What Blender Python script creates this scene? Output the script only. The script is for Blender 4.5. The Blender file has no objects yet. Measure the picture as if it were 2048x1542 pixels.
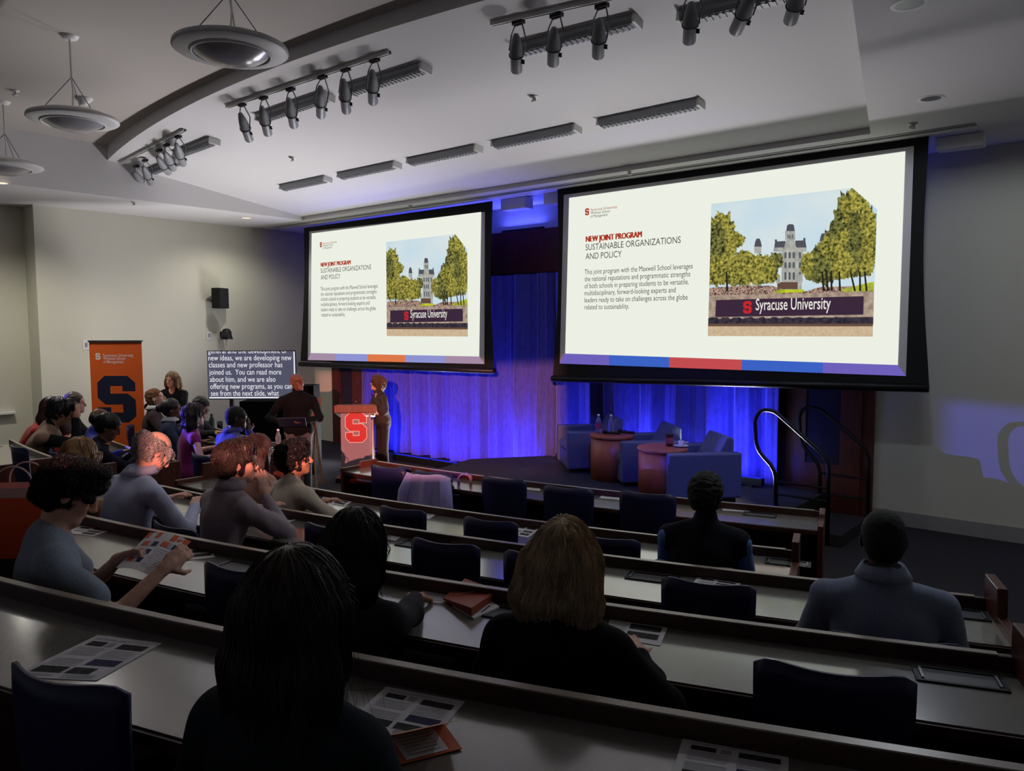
import bpy, math, random
import numpy as np
from mathutils import Matrix, Vector
random.seed(7)
SC = bpy.context.scene
COL = SC.collection
PI = math.pi

# ------------------------------------------------------------------ camera
CF, CYAW, CPIT, CROL, CH = 1544.17, 39.7258, 4.3352, -0.1879, 2.25
def cam_axes():
    y, p, r = (math.radians(a) for a in (CYAW, CPIT, CROL))
    f = np.array([-math.sin(y)*math.cos(p), math.cos(y)*math.cos(p), -math.sin(p)])
    a = np.array([math.cos(y), math.sin(y), 0.0]); u = np.cross(a, f)
    return math.cos(r)*a+math.sin(r)*u, -math.sin(r)*a+math.cos(r)*u, f
CR, CU, CFW = cam_axes()
CC = np.array([0, 0, CH])
cam = bpy.data.cameras.new('camera'); camo = bpy.data.objects.new('camera', cam); COL.objects.link(camo)
cam.sensor_width = 36; cam.lens = CF/2048*36; cam.clip_start = .05; cam.clip_end = 100
camo.matrix_world = Matrix(((CR[0], CU[0], -CFW[0], 0), (CR[1], CU[1], -CFW[1], 0), (CR[2], CU[2], -CFW[2], CH), (0, 0, 0, 1)))
SC.camera = camo

# ------------------------------------------------------------------ colour management, world
SC.view_settings.view_transform = 'Standard'; SC.view_settings.look = 'None'
SC.view_settings.gamma = 1; SC.view_settings.use_curve_mapping = False
SC.view_settings.exposure = 0.0
w = bpy.data.worlds.new('world'); SC.world = w; w.use_nodes = True
w.node_tree.nodes['Background'].inputs[0].default_value = (.25, .26, .31, 1)
w.node_tree.nodes['Background'].inputs[1].default_value = .3
SC.cycles.use_denoising = True
SC.cycles.max_bounces = 8; SC.cycles.diffuse_bounces = 5; SC.cycles.sample_clamp_indirect = 4
SC.cycles.caustics_reflective = False; SC.cycles.caustics_refractive = False

def lamp(name, kind, loc, aim, power, color, parent=None, **kw):
    l = bpy.data.lights.new(name, kind); l.energy = power; l.color = color
    for k, v in kw.items(): setattr(l, k, v)
    o = bpy.data.objects.new(name, l); COL.objects.link(o)
    d = Vector(aim)-Vector(loc)
    o.rotation_euler = d.to_track_quat('-Z', 'Y').to_euler(); o.location = loc
    if parent: o.parent = parent
    return o

# ------------------------------------------------------------------ helpers: photo pixel -> point on a real plane
def ray(x, y): return CR*(x-1024)/CF-CU*(y-771)/CF+CFW
def az(x, y, z): q = ray(x, y); return CC+q*(z-CH)/q[2]
def aY(x, y, Y): q = ray(x, y); return CC+q*Y/q[1]
def aX(x, y, X): q = ray(x, y); return CC+q*X/q[0]
def aD(x, y, d): return CC+ray(x, y)*d

def lin(c):
    r = []
    for v in c[:3]:
        v = v/255
        r.append(v/12.92 if v <= .04045 else ((v+.055)/1.055)**2.4)
    return (*r, 1)
MC = {}
def M(name, c, r=.6, met=0, es=0, noise=None, bump=None, spec=.4, alpha=1, trans=0, c2=None, sheen=0, stretch=None):
    if name in MC: return MC[name]
    m = bpy.data.materials.new(name); m.use_nodes = True; MC[name] = m
    nt = m.node_tree; b = nt.nodes['Principled BSDF']; L = nt.links.new
    if es:
        nt.nodes.remove(b); e = nt.nodes.new('ShaderNodeEmission'); e.inputs[1].default_value = es
        L(e.outputs[0], nt.nodes['Material Output'].inputs[0]); tgt = e.inputs[0]
    else:
        b.inputs['Roughness'].default_value = r; b.inputs['Metallic'].default_value = met
        b.inputs['Specular IOR Level'].default_value = spec; b.inputs['Alpha'].default_value = alpha
        b.inputs['Transmission Weight'].default_value = trans
        if sheen: b.inputs['Sheen Weight'].default_value = sheen
        tgt = b.inputs['Base Color']
    tgt.default_value = lin(c)
    if noise or bump:
        tc = nt.nodes.new('ShaderNodeTexCoord'); src = tc.outputs['Object']
        if stretch:
            mp = nt.nodes.new('ShaderNodeMapping'); mp.inputs['Scale'].default_value = stretch
            L(src, mp.inputs[0]); src = mp.outputs[0]
    if noise:
        n = nt.nodes.new('ShaderNodeTexNoise'); n.inputs['Scale'].default_value = noise[0]; n.inputs['Detail'].default_value = 6
        L(src, n.inputs['Vector'])
        rp = nt.nodes.new('ShaderNodeValToRGB'); a = lin(c); bb = lin(c2 or tuple(v*noise[1] for v in c))
        rp.color_ramp.elements[0].position = .35; rp.color_ramp.elements[1].position = .65
        rp.color_ramp.elements[0].color = bb; rp.color_ramp.elements[1].color = a
        L(n.outputs['Fac'], rp.inputs[0]); L(rp.outputs[0], tgt)
    if bump:
        n2 = nt.nodes.new('ShaderNodeTexNoise'); n2.inputs['Scale'].default_value = bump[0]; n2.inputs['Detail'].default_value = 4
        L(src, n2.inputs['Vector'])
        bp = nt.nodes.new('ShaderNodeBump'); bp.inputs['Strength'].default_value = bump[1]; bp.inputs['Distance'].default_value = .01
        L(n2.outputs['Fac'], bp.inputs['Height']); L(bp.outputs[0], b.inputs['Normal'])
    return m

def rz(a): c, s = math.cos(a), math.sin(a); return np.array([[c, -s, 0], [s, c, 0], [0, 0, 1.]])
def rx(a): c, s = math.cos(a), math.sin(a); return np.array([[1., 0, 0], [0, c, -s], [0, s, c]])
def ry(a): c, s = math.cos(a), math.sin(a); return np.array([[c, 0, s], [0, 1., 0], [-s, 0, c]])
def nrm(v): v = np.asarray(v, float); return v/(np.linalg.norm(v)+1e-12)

class MB:
    def __init__(s): s.v = []; s.f = []; s.m = []
    def add(s, vs, fs, mi=0):
        o = len(s.v); s.v += [tuple(float(c) for c in p) for p in vs]
        s.f += [tuple(i+o for i in q) for q in fs]; s.m += [mi]*len(fs); return s
    def box(s, cx, cy, cz, sx, sy, sz, R=None, mi=0):
        p = np.array([[i*sx/2, j*sy/2, k*sz/2] for i in (-1, 1) for j in (-1, 1) for k in (-1, 1)])
        if R is not None: p = p@np.asarray(R).T
        return s.add(p+np.array([cx, cy, cz]), [(0, 1, 3, 2), (4, 6, 7, 5), (0, 4, 5, 1), (2, 3, 7, 6), (0, 2, 6, 4), (1, 5, 7, 3)], mi)
    def bb(s, x0, x1, y0, y1, z0, z1, mi=0): return s.box((x0+x1)/2, (y0+y1)/2, (z0+z1)/2, x1-x0, y1-y0, z1-z0, None, mi)
    def tube(s, pts, r, n=8, mi=0, caps=True, closed=False):
        P = [np.asarray(p, float) for p in pts]; N = len(P)
        rr = r if hasattr(r, '__len__') else [r]*N
        T = [nrm(P[(i+1) % N if closed else min(i+1, N-1)]-P[(i-1) % N if closed else max(i-1, 0)]) for i in range(N)]
        u = nrm(np.cross(T[0], [0, 0, 1] if abs(T[0][2]) < .9 else [1, 0, 0])); vs = []
        for i in range(N):
            u = nrm(u-T[i]*(u@T[i])); w2 = np.cross(T[i], u)
            for k in range(n):
                a = 2*PI*k/n; vs.append(P[i]+rr[i]*(math.cos(a)*u+math.sin(a)*w2))
        fs = []
        for i in range(N if closed else N-1):
            j = (i+1) % N
            for k in range(n): fs.append((i*n+k, i*n+(k+1) % n, j*n+(k+1) % n, j*n+k))
        if caps and not closed: fs += [tuple(range(n-1, -1, -1)), tuple((N-1)*n+k for k in range(n))]
        return s.add(vs, fs, mi)
    def lathe(s, prof, c=(0, 0, 0), R=None, n=32, mi=0):
        vs = []
        for (r, z) in prof:
            for k in range(n): a = 2*PI*k/n; vs.append((r*math.cos(a), r*math.sin(a), z))
        vs = np.array(vs)
        if R is not None: vs = vs@np.asarray(R).T
        fs = [(i*n+k, i*n+(k+1) % n, (i+1)*n+(k+1) % n, (i+1)*n+k) for i in range(len(prof)-1) for k in range(n)]
        return s.add(vs+np.array(c), fs, mi)
    def poly(s, pts, mi=0): return s.add(pts, [tuple(range(len(pts)))], mi)
    def prism(s, p2, fr, t, mi=0):
        """polygon p2 in the frame fr = (origin, ux, uy, un), extruded by t along un"""
        o, ux, uy, un = (np.asarray(q, float) for q in fr); n = len(p2)
        a = [o+ux*x+uy*y for x, y in p2]; b = [q+un*t for q in a]
        return s.add(a+b, [tuple(range(n-1, -1, -1)), tuple(range(n, 2*n))]+[(i, (i+1) % n, n+(i+1) % n, n+i) for i in range(n)], mi)
    def build(s, name, mat, parent=None, smooth=False, bevel=0, loc=None, kind=None, sub=0, label=None, solid=0):
        me = bpy.data.meshes.new(name); me.from_pydata(s.v, [], s.f)
        for m in (mat if isinstance(mat, (list, tuple)) else [mat]): me.materials.append(m)
        if any(s.m): me.polygons.foreach_set('material_index', s.m)
        if smooth: me.polygons.foreach_set('use_smooth', [True]*len(s.f))
        me.update()
        return obj(name, me, parent, bevel, loc, kind, sub, label, solid)
def obj(name, me, parent=None, bevel=0, loc=None, kind=None, sub=0, label=None, solid=0):
    o = bpy.data.objects.new(name, me); COL.objects.link(o)
    if parent: o.parent = parent
    if loc is not None: o.location = loc
    if kind: o['kind'] = kind
    if label: o['label'] = label
    if solid: md = o.modifiers.new('s', 'SOLIDIFY'); md.thickness = solid; md.offset = 0
    if bevel: md = o.modifiers.new('b', 'BEVEL'); md.width = bevel; md.segments = 2; md.limit_method = 'ANGLE'
    if sub: md = o.modifiers.new('u', 'SUBSURF'); md.levels = sub; md.render_levels = sub
    return o
def tag(o, label, cat, group=None):
    o['label'] = label; o['category'] = cat
    if group: o['group'] = group
    return o
def thing(name, label, cat, loc=(0, 0, 0), rot=0, group=None):
    o = bpy.data.objects.new(name, None); COL.objects.link(o); o.empty_display_size = .1
    o.location = [float(q) for q in loc]; o.rotation_euler = (0, 0, rot)
    return tag(o, label, cat, group)
def dup(root, loc, rot=0, label=None, group=None, scale=None):
    r = root.copy(); COL.objects.link(r); r.location = [float(q) for q in loc]; r.rotation_euler = (0, 0, rot)
    if scale: r.scale = (scale,)*3
    if label: r['label'] = label
    if group: r['group'] = group
    for ch in list(root.children):
        c = ch.copy(); COL.objects.link(c); c.parent = r
        for g in ch.children:
            d = g.copy(); COL.objects.link(d); d.parent = c
    return r

TC = {}
def text2(s, bold=0):
    """outline of a line of lettering: vertices with left edge 0, baseline 0, font size 1, and faces"""
    if (s, bold) in TC: return TC[(s, bold)]
    cu = bpy.data.curves.new('t', 'FONT'); cu.body = s; cu.offset = bold; cu.resolution_u = 3
    o = bpy.data.objects.new('t', cu); COL.objects.link(o)
    dg = bpy.context.evaluated_depsgraph_get(); ev = o.evaluated_get(dg); me = ev.to_mesh()
    v = np.array([p.co[:2] for p in me.vertices]); f = [tuple(p.vertices) for p in me.polygons]
    ev.to_mesh_clear(); bpy.data.objects.remove(o); bpy.data.curves.remove(cu)
    v[:, 0] -= v[:, 0].min(); TC[(s, bold)] = (v, f); return v, f
def put_text(mb, s, fr, width=None, size=1, bold=0, mi=0, center=False):
    v, f = text2(s, bold); o, ux, uy = (np.asarray(q, float) for q in fr[:3])
    sx = width/v[:, 0].max() if width else size
    x = v[:, 0]*sx
    if center: x = x-x.max()/2
    mb.add([o+ux*a+uy*b for a, b in zip(x, v[:, 1]*size)], f, mi)

BLOCK_S = [(2, 14), (8, 14), (10, 12), (10, 9.4), (6.6, 9.4), (6.6, 11), (3.4, 11), (3.4, 8.7), (8, 8.7), (10, 6.8), (10, 2), (8, 0), (2, 0), (0, 2), (0, 4.6), (3.4, 4.6), (3.4, 3), (6.6, 3), (6.6, 5.4), (2, 5.4), (0, 7.4), (0, 12)]
def grow(poly, d):
    n = len(poly); out = []
    for i in range(n):
        p0, p1, p2 = (np.array(poly[(i+k) % n], float) for k in (-1, 0, 1))
        a, b = nrm(p1-p0), nrm(p2-p1); na, nb = np.array([-a[1], a[0]]), np.array([-b[1], b[0]])
        m = nrm(na+nb); out.append(tuple(p1+m*d/max(.3, m@na)))
    return out
if sum(BLOCK_S[i][0]*BLOCK_S[(i+1) % 22][1]-BLOCK_S[(i+1) % 22][0]*BLOCK_S[i][1] for i in range(22)) < 0: GROW = 1
else: GROW = -1
def put_S(mb, fr, h, mi=0, d=0):
    """block letter of height h, its lower left corner at the frame's origin"""
    k = h/14; P = grow(BLOCK_S, d*GROW) if d else BLOCK_S
    o, ux, uy = (np.asarray(q, float) for q in fr[:3])
    mb.poly([o+ux*x*k+uy*y*k for x, y in P], mi)
# ------------------------------------------------------------------ materials
m_wall = M('wall_paint', (208, 206, 191), .75, bump=(180, .04))
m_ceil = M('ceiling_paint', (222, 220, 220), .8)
m_ceil_shade = M('rear_ceiling_shade', (184, 178, 171), .85)  # ceiling paint darkened: shade of the high rear part put into its colour
m_lect = M('lectern_wood', (138, 68, 46), .4, noise=(9, .78), stretch=(6, 6, .5))
m_soff = M('soffit_paint', (205, 203, 204), .8)
m_carpet = M('carpet', (44, 44, 48), .95, noise=(260, .7), bump=(400, .4))
m_wood = M('wood_red', (98, 48, 36), .42, noise=(9, .75), stretch=(6, 6, .5))
m_wdark = M('wood_dark', (70, 38, 30), .38, noise=(7, .8), stretch=(1, 6, 6))
m_panel = M('fabric_panel', (34, 36, 48), .9)
m_black = M('black_plastic', (18, 18, 20), .5)
m_blackcloth = M('black_cloth', (6, 6, 7), .95, bump=(60, .3), spec=.05)
m_lam = M('laminate', (132, 130, 124), .2, noise=(300, .94), spec=1.0)
m_chair = M('chair_shell', (34, 36, 78), .4)
m_steel = M('steel', (120, 122, 128), .35, met=1)
m_gun = M('dark_metal', (40, 41, 45), .4, met=.8)
m_white = M('white_enamel', (225, 224, 222), .45)
m_grey = M('grey_enamel', (142, 144, 148), .42)
_b = m_lam.node_tree.nodes['Principled BSDF']; _b.inputs['Coat Weight'].default_value = 1; _b.inputs['Coat Roughness'].default_value = .13; _b.inputs['Coat IOR'].default_value = 1.7
m_cap = M('rail_cap', (158, 146, 134), .3, spec=.8)
m_paper = M('paper', (226, 222, 226), .7)
m_ink = M('ink_grey', (168, 166, 172), .8)
m_inkd = M('ink_photo', (62, 60, 60), .8, noise=(90, .4))
m_navy = M('print_navy', (32, 34, 82), .7)
m_orange = M('orange_print', (214, 84, 30), .6)
m_redS = M('red_sign', (205, 30, 26), .4)
m_whiteS = M('white_sign', (235, 232, 228), .4)

# ------------------------------------------------------------------ seating arcs
YK = dict(A=5.42, B=3.75, C=2.69, D=1.57, E=.5, F=-.55)
ZF = dict(A=0, B=.11, C=.26, D=.41, E=.56, F=.71)
def arcY(k, x): return YK[k]+(x+6.8)**2/34
def arcT(x): a = math.atan((x+6.8)/17); return np.array([math.cos(a), math.sin(a), 0]), np.array([-math.sin(a), math.cos(a), 0]), a
XL, XR, YW = -13.0, 3.3, 9.4

# ------------------------------------------------------------------ room shell
fl = MB(); xs = np.linspace(XL-.5, XR, 40)
prev = lambda x: YW
order = ['A', 'B', 'C', 'D', 'E', 'F']
for i, k in enumerate(order):
    z = ZF[k]
    f1 = (lambda x: YW) if k == 'A' else (lambda x, k=k: arcY(k, x)+.07)
    f0 = (lambda x, kk=order[i+1]: arcY(kk, x)+.07) if i < 5 else (lambda x: -5.2)
    a = [(x, f1(x), z) for x in xs]; b = [(x, f0(x), z) for x in xs]
    fl.add(a+b, [(n, 40+n, 41+n, n+1) for n in range(39)])
    if k != 'A':
        c = [(x, f1(x), ZF[order[i-1]]) for x in xs]
        fl.add(a+c, [(n, n+1, 41+n, 40+n) for n in range(39)])
fl.build('floor', m_carpet, kind='structure')

MB().add([(XL, 4.44, 0), (XL, YW, 0), (XL, YW, 4.1), (XL, 4.44, 4.1), (XL-.42, 4.44, 0), (XL-.42, 4.44, 4.1), (XL-.42, -5.2, 0), (XL-.42, -5.2, 4.1)],
         [(0, 1, 2, 3), (4, 0, 3, 5), (6, 4, 5, 7)]).build('wall_left', m_wall, kind='structure')
MB().add([(XL, YW, 0), (XR, YW, 0), (XR, YW, 4.1), (XL, YW, 4.1)], [(0, 1, 2, 3)]).build('wall_front', m_wall, kind='structure')
MB().add([(XR, YW, 0), (XR, -5.2, 0), (XR, -5.2, 4.8), (XR, YW, 4.8)], [(0, 1, 2, 3)]).build('wall_right', m_wall, kind='structure')

CX0, ZP, ZU, YC = -11.4, 4.1, 4.8, 8.08
def coffz(y): return 4.19+.1377*(7.84-y)
def edgeX(y): return -2.21-.236*(y-8.12)
def coff(x, y):
    q = ray(x, y); k = -.1377; t = (4.19-CH-k*7.84)/(q[2]-k*q[1]); return CC+q*t
def bulkY(x): return 4.3+(x+6.3)**2/46
ce = MB()
xr = edgeX(-5.2)
ce.add([(XL-.5, YC, ZP), (XR, YC, ZP), (XR, YW, ZP), (XL-.5, YW, ZP)], [(0, 1, 2, 3)])
ce.add([(XL-.5, -5.2, ZP), (CX0, -5.2, ZP), (CX0, YC, ZP), (XL-.5, YC, ZP)], [(0, 1, 2, 3)])
ce.add([(edgeX(-5.2), -5.2, ZP), (XR, -5.2, ZP), (XR, YC, ZP), (edgeX(YC), YC, ZP)], [(0, 1, 2, 3)])
bx = np.linspace(CX0, edgeX(4.8), 33)
top = [(x, YC, coffz(YC)) for x in np.linspace(CX0, edgeX(YC), 33)]
arc = [(x, bulkY(x), coffz(bulkY(x))) for x in bx]; arcu = [(x, bulkY(x), ZU) for x in bx]
rear = [(x, -5.2, ZU) for x in np.linspace(CX0, edgeX(-5.2), 33)]
ce.add(top+arc, [(n, n+1, 34+n, 33+n) for n in range(32)])
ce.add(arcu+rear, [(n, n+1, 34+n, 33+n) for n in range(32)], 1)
ce.add([(CX0, YC, ZP), (CX0, YC, coffz(YC)), arc[0], arcu[0], rear[0], (CX0, -5.2, ZP)], [(0, 1, 2, 3, 4, 5)])
ce.add([(edgeX(YC), YC, ZP), top[-1], arc[-1], arcu[-1], rear[-1], (edgeX(-5.2), -5.2, ZP)], [(5, 4, 3, 2, 1, 0)])
ce.add([(CX0, YC, ZP), (edgeX(YC), YC, ZP), top[-1], top[0]], [(0, 1, 2, 3)])
ce.build('ceiling', [m_ceil, m_ceil_shade], kind='structure')
bk = MB(); bk.add(arc+[(x, y, ZU) for x, y, z in arc], [(n, n+1, 34+n, 33+n) for n in range(32)])
bk.add([(x, y+.02, z) for x, y, z in arc]+[(x, y+.02, ZU) for x, y, z in arc], [(n+1, n, 33+n, 34+n) for n in range(32)])
bk.build('trim_1', m_soff, kind='structure')
# screen slot in the front soffit: two dark grooves and a pale lip
sl = MB()
for y0 in (8.27, 8.33): sl.bb(-12.6, -1.35, y0, y0+.018, ZP-.004, ZP+.004)
sl.build('trim_2', M('groove', (96, 95, 97), .7), kind='structure')
MB().bb(-12.6, -1.35, 8.36, 8.62, ZP-.012, ZP+.002).build('trim_3', m_white, kind='structure')
MB().bb(aY(1747, 1000, YW)[0], XR, YW-.018, YW, 0, .16).build('baseboard_front', M('base', (150, 147, 146), .6), kind='structure')

# wood portal round the curtain
PY = YW-.05
def wx(px, py=900): return aY(px, py, PY)[0]
zb, zt = aY(1050, 547, PY)[2], aY(1050, 461, PY)[2]
wd = MB()
for a, b in ((669, 685), (709, 728)): wd.bb(wx(a), wx(b), PY-.03, YW, 0, zb)
for a, b in ((1571, 1611), (1680, 1722)): wd.bb(wx(a), wx(b), PY-.02, YW, .0, zb)
wd.bb(wx(1611), wx(1680), PY-.02, YW, 0, aY(1645, 927, PY)[2]); wd.bb(wx(1722), wx(1746), PY+.01, YW, 0, zt)
wd.bb(wx(669), wx(1746), PY-.03, YW, zb, zt)
wd.build('trim_4', m_wood, kind='structure')
dk = MB(); dk.bb(wx(685), wx(709), PY, YW, 0, zb); dk.bb(wx(1611), wx(1680), PY, YW, aY(1645, 927, PY)[2], zb); dk.bb(wx(728), wx(1571), PY, YW, 0, zb)
dk.build('trim_5', m_panel, kind='structure')

# ------------------------------------------------------------------ stage
ZS = .33
st = thing('stage_platform', 'low grey carpeted stage platform under the three armchairs', 'stage', (-5, 8, 0))
P2 = [(-7.35, 7.0), (-2.85, 7.0), (-2.85, 9.14), (-6.9, 9.14), (-7.6, 8.2)]
MB().prism(P2, ((5, -8, ZS-.02), (1, 0, 0), (0, 1, 0), (0, 0, 1)), .02).build('carpet_top', m_carpet, st)
MB().prism([(x*.998-.005, y) for x, y in P2], ((5, -8, 0.001), (1, 0, 0), (0, 1, 0), (0, 0, 1)), ZS-.022).build('skirt', m_black, st)
sp = thing('stage_step', 'carpeted wooden step between the two stage handrails', 'step', (-2.6, 8.5, 0))
MB().bb(-.23, .25, -.45, .5, 0, .13).build('tread', m_carpet, sp, bevel=.008)

# ------------------------------------------------------------------ curtain
cu = MB(); n = 420; z0 = .03
X0, X1 = wx(729), wx(1568); rnd = random.Random(3)
off = [rnd.uniform(-.5, .5) for _ in range(60)]
def fold(x):
    t = (x-X0)/(X1-X0)*17.5; i = int(t); u = t-i+off[i]*.25
    c = math.cos(2*PI*u); return .078*math.copysign(abs(c)**.7, c)+.03*math.cos(2*PI*2.3*t+off[i]*2)+.012*math.cos(2*PI*6.1*t)
for j, z in enumerate((z0, .5, 1.0, 1.5, 2.0, 2.6, zb-.02)):
    for i in range(n): x = X0+(X1-X0)*i/(n-1); cu.v.append((x, 9.225+fold(x)*(1.15-.08*j)+.01*math.sin(3*x+j), z))
for j in range(6): cu.f += [(j*n+i, j*n+i+1, (j+1)*n+i+1, (j+1)*n+i) for i in range(n-1)]
cu.m = [0]*len(cu.f)
c = cu.build('stage_curtain', M('curtain', (84, 82, 140), .75, noise=(40, .85), sheen=.3, bump=(14, .35), stretch=(1, 1, .25)), smooth=True)
tag(c, 'blue lit pleated stage curtain hanging below both big screens', 'curtain')
for x0, x1 in ((wx(990), wx(1112)),):
    pass

# ------------------------------------------------------------------ projection screens
m_slide = M('slide_white', (236, 240, 228), es=1.0)
m_stext = M('slide_text', (70, 66, 62), es=.9); m_sred = M('slide_red', (176, 50, 28), es=.9)
def em(name, c, c2=None, sc=20, e=.95):
    return M(name, c, es=e, noise=(sc, 1) if c2 else None, c2=c2)
m_sky = em('pic_sky', (196, 222, 236), (222, 232, 232), 1.2)
m_tree = em('pic_tree', (186, 176, 78), (54, 60, 32), 34); m_tree2 = em('pic_tree_dark', (136, 136, 72), (30, 36, 24), 32)
for mm, c3 in ((m_tree, (226, 214, 132)), (m_tree2, (178, 172, 96))):
    for nd in mm.node_tree.nodes:
        if nd.type == 'VALTORGB': e3 = nd.color_ramp.elements.new(.8); e3.color = lin(c3)
m_stone = em('pic_stone', (186, 186, 176), (150, 152, 148), 14); m_roof = em('pic_roof', (84, 84, 92)); m_win = em('pic_window', (86, 92, 100))
m_grass = em('pic_grass', (206, 214, 40), (150, 170, 40), 9); m_crowd = em('pic_crowd', (206, 170, 150), (38, 26, 36), 60)
m_brick = em('pic_wall', (188, 168, 148), (150, 128, 116), 16); m_sign = em('pic_sign', (62, 42, 62)); m_shrub = em('pic_shrub', (70, 62, 70), (40, 36, 52), 22)
m_curb = em('pic_curb', (104, 78, 66)); m_plaza = em('pic_plaza', (214, 190, 156), (198, 174, 142), 30); m_signS = em('pic_red', (206, 40, 44)); m_pt = em('pic_white', (240, 236, 230))
m_trunk = em('pic_trunk', (44, 38, 28))
YS = 8.5
def sxz(px, py): p = aY(px, py, YS); return np.array([p[0]-SX0, p[2]-SZ0])
_p = aY(1471, 530, YS); SX0, SZ0 = _p[0], _p[2]
UX, UZ, UN = np.array([1., 0, 0]), np.array([0, 0, 1.]), np.array([0, -1., 0])
def sfr(px, py, lift): q = sxz(px, py); return (UX*q[0]+UZ*q[1]+UN*lift, UX, UZ)
def flat(mb, pts, lift, mi): mb.poly([UX*q[0]+UZ*q[1]+UN*lift for q in pts], mi)

def screen(name, label, outer, inner, bar, bands, bpx, hous):
    global SX0, SZ0
    root = thing(name, label, 'projection screen', (SX0, YS, SZ0), 0, 'projection screens above the stage')
    O = [sxz(*q) for q in outer]
    # black fabric with sides that bow in slightly
    def side(a, b, s):
        return [a+(b-a)*t+np.array([s*.05*math.sin(PI*t)**1.2, 0]) for t in np.linspace(0, 1, 13)]
    pts = side(O[0], O[3], 1)+side(O[2], O[1], -1)
    f = MB(); f.prism([tuple(q) for q in pts], (UN*-.004, UX, UZ, UN), .004)
    fab = f.build('screen_fabric', M('screen_black', (22, 24, 26), .85), root)
    I = [sxz(*q) for q in inner]
    v = MB(); flat(v, [I[0], I[3], I[2], I[1]], .004, 0); v.build('viewing_surface', M('screen_white', (214, 212, 218), .8), root)
    b = MB(); q0, q1 = sxz(*bar[0]), sxz(*bar[1])
    b.tube([UX*q0[0]+UZ*q0[1]+UN*.01, UX*q1[0]+UZ*q1[1]+UN*.01], .045, 10); b.build('weight_bar', m_gun, root, smooth=True)
    for (x0, y0, x1, y1) in hous:
        a, c2 = sxz(x0, y0), sxz(x1, y1); h = MB()
        h.bb(min(a[0], c2[0]), max(a[0], c2[0]), .12, .3, min(a[1], c2[1]), 4.088-SZ0)
        h.build('housing', m_white, root, bevel=.01)
    return root
def slide_parts(root, C4, bands, bcol):
    s = MB(); Q = [sxz(*q) for q in C4]; flat(s, [Q[0], Q[3], Q[2], Q[1]], .008, 0)
    for i, ((a0, a1), (b0, b1), ci) in enumerate(bands): flat(s, [sxz(*a0), sxz(*b0), sxz(*b1), sxz(*a1)], .007, 1+ci)
    return s.build('projected_slide', [m_slide]+bcol, root)

R_root = screen('projection_screen', 'large right hand projection screen, the nearer and bigger looking of two',
    [(1115, 378), (1858, 268), (1858, 770), (1106, 752)], [(1128, 390), (1828, 292), (1812, 752), (1120, 727)], [(1106, 757), (1858, 776)],
    None, None, [(1076, 390, 1112, 403), (1866, 270, 1962, 284)])
def band(c, y0, y1): return c
bR = []
xsb = [1120, 1219, 1339, 1484, 1646, 1812]
def edge(p, q, x): t = (x-p[0])/(q[0]-p[0]); return (x, p[1]+(q[1]-p[1])*t)
tl, tr, bl, br = (1131, 707), (1796, 730), (1120, 727), (1812, 752)
for i in range(5):
    a, b2 = xsb[i], xsb[i+1]
    bR.append(((edge(tl, tr, a+ (9 if i == 0 else 0)), edge(tl, tr, b2-(16 if i == 4 else 0))), (edge(bl, br, a), edge(bl, br, b2)), (0, 1, 2, 1, 0)[i]))
sl_r = slide_parts(R_root, [(1139, 396), (1811, 303), (1796, 730), (1131, 707)], bR,
    [em('band_purple', (112, 98, 190)), em('band_blue', (60, 100, 200)), em('band_red', (200, 78, 82))])

# lettering and picture, laid out once on the right screen and copied to the left one
tx = MB()
def line(s, px, py, px1, size, bold=0, mi=0, lift=.010):
    w0 = sxz(px1, py)[0]-sxz(px, py)[0]; 
    for q in ((0,) if bold < .01 else (-.006, -.003, 0, .003, .006)): f = sfr(px, py, lift); put_text(tx, s, (f[0]+UX*q, f[1], f[2]), w0, size, 0, mi)
line('NEW JOINT PROGRAM', 1173, 484, 1284, .105, .012, 1)
hd_r = tx.build('slide_heading', [m_stext, m_sred], sl_r); tx = MB()
line('SUSTAINABLE ORGANIZATIONS', 1172, 501, 1362, .115, -.004)
line('AND POLICY', 1172, 519, 1244, .115, -.004)
tt_r = tx.build('slide_title', [m_stext], sl_r); tx = MB()
PARA = []
for s, y, x in (('This joint program with the Maxwell School leverages', 549, 1386), ('the national reputations and programmatic strengths', 563, 1381), ('of both schools in preparing students to be versatile,', 577, 1378),
             ('multidisciplinary, forward-looking experts and', 591, 1352), ('leaders ready to take on challenges across the globe', 605, 1376), ('related to sustainability.', 619, 1259)):
    tx = MB(); line(s, 1170, y, x, .094, 0); PARA.append(tx.build('text_line', [m_stext], sl_r))
tx = MB(); put_S(tx, sfr(1171, 431, .010), .088, 1)
line('Syracuse University', 1182, 422.5, 1235, .052, .004, 1); line('Whitman School', 1182, 429, 1220, .05, .004); line('of Management', 1182, 435.5, 1216, .05, .004)
lg_r = tx.build('slide_emblem', [m_stext, m_sred], sl_r)
pc = MB(); g = lambda x, y: (1400+x*.2983, 340+y*.2983)
def pf(pts, mi, lift): flat(pc, [sxz(*g(*q)) for q in pts][::-1], lift, mi)
pf([(78, 228), (1025, 120), (1190, 265), (1160, 1117), (55, 1113)], 0, .009)
def crown(cx, cy, rx_, ry_, mi, lift, seed, clip=None, nn=90):
    r = random.Random(seed); P = []
    for i in range(nn):
        a = 2*PI*i/nn; k = 1+r.uniform(-.13, .10)+.07*math.sin(5*a+seed)+.05*math.sin(11*a+2*seed)
        x, y = cx+rx_*k*math.cos(a), cy+ry_*k*math.sin(a)
        lim = 78-(y-228)*.026
        x = max(x, lim+1); x = min(x, 1190-(y-265)*.035-2)
        y = max(y, 228-(x-78)*.114+2)
        if x > 1025: y = max(y, 122+(x-1025)*.88)
        P.append((x, y))
    pf(P, mi, lift)
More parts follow.
